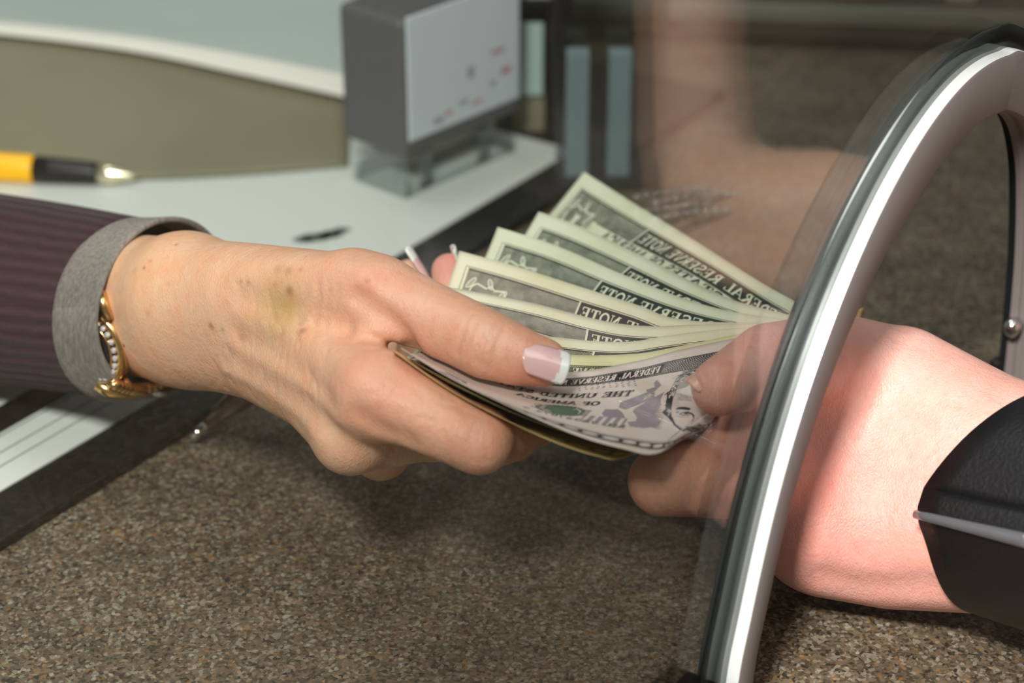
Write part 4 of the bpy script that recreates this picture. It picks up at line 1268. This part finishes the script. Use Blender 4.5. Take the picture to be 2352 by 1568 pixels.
def knit(name, c1, c2, sc, ribs, rot):
    m = NT(name); tc = m.n('ShaderNodeTexCoord')
    wv = m.n('ShaderNodeTexWave', Scale=ribs, Distortion=1.2, Detail=2.); wv.bands_direction = rot
    no = m.n('ShaderNodeTexNoise', Scale=sc, Detail=4.); no2 = m.n('ShaderNodeTexNoise', Scale=12., Detail=2.)
    mp = m.n('ShaderNodeMapping'); mp.inputs['Scale'].default_value = (1.6, 1.6, .5)
    m.l(tc.outputs['UV'], wv.inputs['Vector']).l(tc.outputs['Object'], mp.inputs['Vector']).l(mp.outputs[0], no.inputs['Vector'])
    mx = m.n('ShaderNodeMixRGB'); mx.inputs[1].default_value = col4(c1); mx.inputs[2].default_value = col4(c2)
    m.l(no.outputs['Fac'], mx.inputs[0])
    m2 = m.n('ShaderNodeMixRGB', blend_type='MULTIPLY'); m2.inputs[0].default_value = .35
    m.l(mx.outputs[0], m2.inputs[1]).l(wv.outputs['Fac'], m2.inputs[2]).l(m2.outputs[0], m.p.inputs['Base Color'])
    ad = m.n('ShaderNodeMath', operation='MULTIPLY_ADD'); ad.inputs[1].default_value = .5
    m.l(no.outputs['Fac'], ad.inputs[0]).l(wv.outputs['Fac'], ad.inputs[2])
    b = m.n('ShaderNodeBump', Strength=.6, Distance=.0008); m.l(ad.outputs[0], b.inputs['Height']).l(b.outputs[0], m.p.inputs['Normal'])
    m.p.inputs['Roughness'].default_value = .9; m.p.inputs['Specular IOR Level'].default_value = .15; m.p.inputs['Sheen Weight'].default_value = .05
    return m.mat


def loft(name, rings, mat, parent, nseg=72, wob=0., ax_=None, e1_=None, e2_=None, uvs=1.0, closed_in=None):
    """rings: (centre, radius toward camera side, radius up)"""
    v, uv = [], []
    for i, (c, r1, r2) in enumerate(rings):
        for k in range(nseg + 1):
            t = 2 * math.pi * k / nseg
            w_ = 1 + wob * math.sin(3 * t + i * .35) * .5 + wob * math.sin(5 * t + 1.3 + i * .2) * .35
            v.append(c + e1_ * math.cos(t) * r1 * w_ + e2_ * math.sin(t) * r2 * w_); uv.append((i * uvs, k / nseg))
    f = [(i * (nseg + 1) + k, i * (nseg + 1) + k + 1, (i + 1) * (nseg + 1) + k + 1, (i + 1) * (nseg + 1) + k) for i in range(len(rings) - 1) for k in range(nseg)]
    return mesh_obj(name, v, f, mat, parent, True, None, uv)


grey_knit = knit('grey_heather_knit', srgb(78, 73, 68), srgb(170, 162, 154), 620., 1.0, 'Y')
purple = knit('purple_ribbed_knit', srgb(56, 38, 44), srgb(72, 52, 58), 900., 13., 'Y')
cc = W(378, 706, 601)
rg = []
for t in np.linspace(0, 1, 8): rg.append((cc - aax * (10 - 10 * t) , 26.6 + .5 * math.sin(t * 3), 25.8 + .4 * math.sin(t * 3)))     # inner turned-in layer
for a_ in (60, 20, -20, -60, -90): rg.append((cc + aax * (.9 * math.cos(math.radians(a_))), 27.6 - .9 * math.sin(math.radians(a_)), 26.8 - .9 * math.sin(math.radians(a_))))
for t in np.linspace(0.08, 1, 9): rg.append((cc - aax * 16.5 * t - AY * 1.0 * t, 28.5 + .8 * t, 27.7 + .9 * t))
rg.append((cc - aax * 17.6 - AY * 1.2, 27.6, 27.0))
loft('cuff', rg, grey_knit, tel, wob=.012, e1_=e1, e2_=e2, uvs=.02)
rg = [(cc - aax * 15 - AY * 1, 26.5, 26.0), (cc - aax * 15.2 - AY * 1, 28.2, 27.6)]
for t in np.linspace(0, 1, 26): rg.append((cc - aax * (16 + 135 * t) + AY * (-.2 + 11 * t + 40 * max(0, t - .6)), 28.8 + 8 * t, 28.0 + 6 * t))
loft('sleeve', rg, purple, tel, wob=.02, e1_=e1, e2_=e2, uvs=.04)

# wristwatch under the cuff
wt = empty('wristwatch', 'small gold wristwatch with clear stones peeping out of the grey cuff', 'watch')
wc = W(230, 800, 587); wn = nrm(-AX * .45 - AY * .35 - AZ * .85); wx = nrm(np.cross(AY, wn)); wy = np.cross(wn, wx)


def oring(rx, ry, h, r, n=64, sq=2.0):
    out = []
    for k in range(n + 1):
        t = 2 * math.pi * k / n; c, s_ = math.cos(t), math.sin(t)
        pr = abs(c) ** (2 / sq) * (1 if c >= 0 else -1), abs(s_) ** (2 / sq) * (1 if s_ >= 0 else -1)
        out.append(wc + wx * pr[0] * rx + wy * pr[1] * ry + wn * h)
    return out


MB().tube(oring(7.6, 10.2, 0, 1), 1.5, 12, cap=False).tube(oring(7.2, 9.8, -2.6, 1), 1.6, 12, cap=False).build('case', M['gold'], wt, True)
MB().tube(oring(4.8, 7.4, 1.6, 1), .55, 10, cap=False).build('bezel', M['gold'], wt, True)
mb = MB(); o_ = oring(5.0, 7.6, 1.4, 0, 40)[:-1]; mb.add(o_, [tuple(range(40))]); mb.build('dial', M['dark_glass'], wt)
for k in range(22):
    t = 2 * math.pi * k / 22
    mb = MB(); mb.ball(wc + wx * 6.3 * math.cos(t) + wy * 8.9 * math.sin(t) + wn * 1.6, .95, n=5)
    mb.build('stone', M['stone'], wt)
mb = MB(); p0 = wc + wx * 9.8 + wy * 1.8 - wn * .6; mb.tube([p0, p0 + wx * 2.6], [1.9, 1.9], 14); mb.build('crown', M['gold'], wt)
mb = MB()
mb.tube([wc + wx * 5 - wy * 10.5, wc + wx * 6 - wy * 13.5 - wn * 1.5, wc + wx * 9.5 - wy * 15.5 - wn * 5], [2.2, 2.0, 1.7], 12)
mb.tube([wc - wx * 4 - wy * 11, wc - wx * 2 - wy * 14.5 - wn * 2, wc + wx * 4 - wy * 16.5 - wn * 6], [2.2, 2.0, 1.7], 12)
mb.build('lug', M['gold'], wt, True)
mb = MB()
for k, p0 in enumerate(catmull([W(262, 884, 579), W(300, 894, 590), W(350, 888, 602), (W(400, 874, 612)), W(440, 862, 620)], 4)):
    mb.ball(p0, 1.9, n=6, sc=(1.2, 1, 1))
mb.build('bracelet', M['gold'], wt, True)
mb = MB(); mb.tube([wc + wx * 6.5 + wy * 9, wc + wx * 5.2 + wy * 14, wc + wx * 4 + wy * 18 - wn * 1], [2.0, 1.9, 1.6], 12); mb.build('strap_bar', M['gold'], wt, True)

# --- customer's hand through the arch
cus = empty('person', 'customer arm in black sleeve reaching through the arched opening to take the banknotes', 'person')
fc = Flesh((28, 395, 2), (215, 600, 125), .8)
fc.group([ch((1925, 880, 560, 150), (2060, 912, 560, 166), (2250, 1040, 544, 190), (2560, 1160, 520, 200)),
          ch((1905, 1188, 548, 184), (2050, 1214, 546, 184), (2250, 1228, 534, 180), (2560, 1240, 510, 180)),
          ch((1850, 1040, 556, 150), (2050, 1060, 556, 190), (2250, 1120, 542, 190))], 12, 2)
fc.group([ch((1655, 889, 500, 70), (1700, 868, 506, 80), (1765, 830, 516, 90), (1850, 835, 534, 108), (1925, 880, 556, 140))], 8, 7)
fc.group([ch((1522, 1106, 508, 82), (1600, 1098, 512, 90), (1700, 1090, 524, 104), (1850, 1080, 548, 140))], 8, 7)
fc.group([ch((1672, 1010, 520, 60), (1760, 960, 535, 90), (1860, 940, 552, 130))], 8, 8)
fc.group([ch((1560, 1020, 548, 60), (1700, 1050, 558, 78), (1860, 1080, 565, 110))], 6, 4)
fc.group([ch((1610, 985, 575, 52), (1730, 1010, 582, 64), (1870, 1040, 575, 100))], 6, 4)
fc.group([ch((1670, 940, 600, 44), (1770, 960, 602, 54), (1880, 980, 590, 90))], 6, 4)
fc.soften(5)
fc.feat([(1690, 950), (1730, 925), (1765, 905)], 2.0, -1.4)
fc.feat([(1900, 1330), (2000, 1350), (2130, 1345)], 5, -1.6)
fc.feat([(1860, 1010), (1940, 1120), (1960, 1260)], 9, -1.2)
fc.feat([(1990, 800), (2100, 850), (2240, 930)], 7, 1.0)
fc.feat([(1500, 1130), (1510, 1160), (1535, 1180)], .8, -.3); fc.feat([(1585, 1040), (1590, 1090), (1580, 1140)], .9, -.25)
CK = srgb(222, 174, 163)
hc = fc.hit
sp2 = [(hc(1900, 1150), 26, srgb(194, 122, 112), .6), (hc(2080, 1180), 30, srgb(216, 146, 132), .4), (hc(2100, 900), 24, srgb(226, 180, 170), .6), (hc(1520, 1120), 18, srgb(196, 148, 120), .8), (hc(1650, 1080), 18, srgb(196, 148, 120), .6), (hc(1700, 880), 14, srgb(208, 154, 134), .6), (hc(1620, 900), 6, srgb(200, 138, 112), .6)]
fc.mesh('arm_and_hand', CK, sp2, skin_mat('skin_pink', .25), cus)
t_up = nrm(nrm(CAM - W(1640, 880, 500)) * .25 + UP * .9 - AX * .35)
nail_m2 = simple('natural_nail', srgb(196, 144, 122), .3, spec=.5)
nn_ = nail(W(1640, 846, 498), W(1584, 882, 496.5), t_up, 7, 6, cus, 2.0, .0); nn_.data.materials[0] = nail_m2

# black sleeve with a glossy welt
blk = simple('black_satin_cloth', srgb(13, 13, 15), .42, spec=.5, bump=.4, bscale=900, noise=.3, nscale=900)
aa = nrm(W(2620, 1200, 505) - W(2300, 1130, 532)); f1v = nrm(-AZ - aa * np.dot(-AZ, aa)); f2v = np.cross(aa, f1v)
if f2v[2] < 0: f2v = -f2v
cs = W(2262, 1140, 533)
v, uv = [], []
ns = 80; LR = 16
for i in range(LR):
    l = i / (LR - 1) * 105
    for k in range(ns + 1):
        t = 2 * math.pi * k / ns; c_, s_ = math.cos(t), math.sin(t)
        r1 = 30.5 + l * .06; r2 = (31.5 + l * .05) if s_ > 0 else (31.0 + l * .05)
        # welt: sharp step outwards just below the middle of the visible side
        dt = (t + .22 + math.pi) % (2 * math.pi) - math.pi
        bump = 2.6 * math.exp(-(dt / .16) ** 2)
        sh = 15.0 * max(0, s_) ** 1.2 - 1.0 * math.exp(-(dt / .3) ** 2) + 3.5 * max(0, -s_)
        v.append(cs + aa * (l + sh) + f1v * c_ * (r1 + bump) + f2v * s_ * (r2 + bump * .3)); uv.append((i, k / ns))
f = [(i * (ns + 1) + k, (i + 1) * (ns + 1) + k, (i + 1) * (ns + 1) + k + 1, i * (ns + 1) + k + 1) for i in range(LR - 1) for k in range(ns)]
o = mesh_obj('sleeve', v, f, blk, cus); m = o.modifiers.new('t', 'SOLIDIFY'); m.thickness = .0022; m.offset = -1
pts = []
for i in range(10):
    l = i / 9 * 36; t = -.22
    pts.append(cs + aa * (l - .8) + f1v * math.cos(t) * (32.8 + l * .06) + f2v * math.sin(t) * 33)
MB().tube(pts, [1.2 + .1 * k for k in range(10)], 12).build('sleeve_welt', simple('glossy_black_welt', srgb(84, 84, 88), .18, spec=.8, coat=1), cus, True)

# --- the customer's other hand, on the near side of the glass: seen as a reflection in the pane
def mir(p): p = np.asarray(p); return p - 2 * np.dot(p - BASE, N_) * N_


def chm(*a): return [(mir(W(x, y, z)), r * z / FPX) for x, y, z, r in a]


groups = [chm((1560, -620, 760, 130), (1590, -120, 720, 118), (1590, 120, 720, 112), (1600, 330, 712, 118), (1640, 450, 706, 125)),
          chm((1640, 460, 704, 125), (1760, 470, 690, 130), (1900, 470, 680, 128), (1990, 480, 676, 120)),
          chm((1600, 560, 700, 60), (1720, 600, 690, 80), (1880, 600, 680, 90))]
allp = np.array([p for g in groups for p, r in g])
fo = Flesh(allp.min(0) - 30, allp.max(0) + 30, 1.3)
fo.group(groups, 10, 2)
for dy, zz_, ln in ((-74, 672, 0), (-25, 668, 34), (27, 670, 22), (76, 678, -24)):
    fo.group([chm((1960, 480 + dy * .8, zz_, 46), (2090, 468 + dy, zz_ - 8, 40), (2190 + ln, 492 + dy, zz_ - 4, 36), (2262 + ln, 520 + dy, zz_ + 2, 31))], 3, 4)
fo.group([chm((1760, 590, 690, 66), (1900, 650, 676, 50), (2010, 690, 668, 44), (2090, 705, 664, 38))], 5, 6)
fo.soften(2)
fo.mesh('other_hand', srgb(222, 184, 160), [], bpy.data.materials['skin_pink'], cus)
M['bead'] = simple('bright_metal_bead', (.95, .93, .88), .3, .9)
br = empty('bracelet', 'beaded chain bracelet on the customer\'s other wrist, seen reflected in the glass', 'bracelet')
for row, (yy, rz) in enumerate(((455, 0), (492, 0))):
    for k in range(13):
        x = 1485 + k * 23
        q = mir(W(x, yy - 14 * math.sin(k / 12 * 3.0) + (k - 6) * (-1.0), 682 - 3 * math.sin(k / 12 * math.pi)))
        mb = MB(); mb.ball(q, 1.9, n=5); mb.build('bead', M['bead'], br, True)
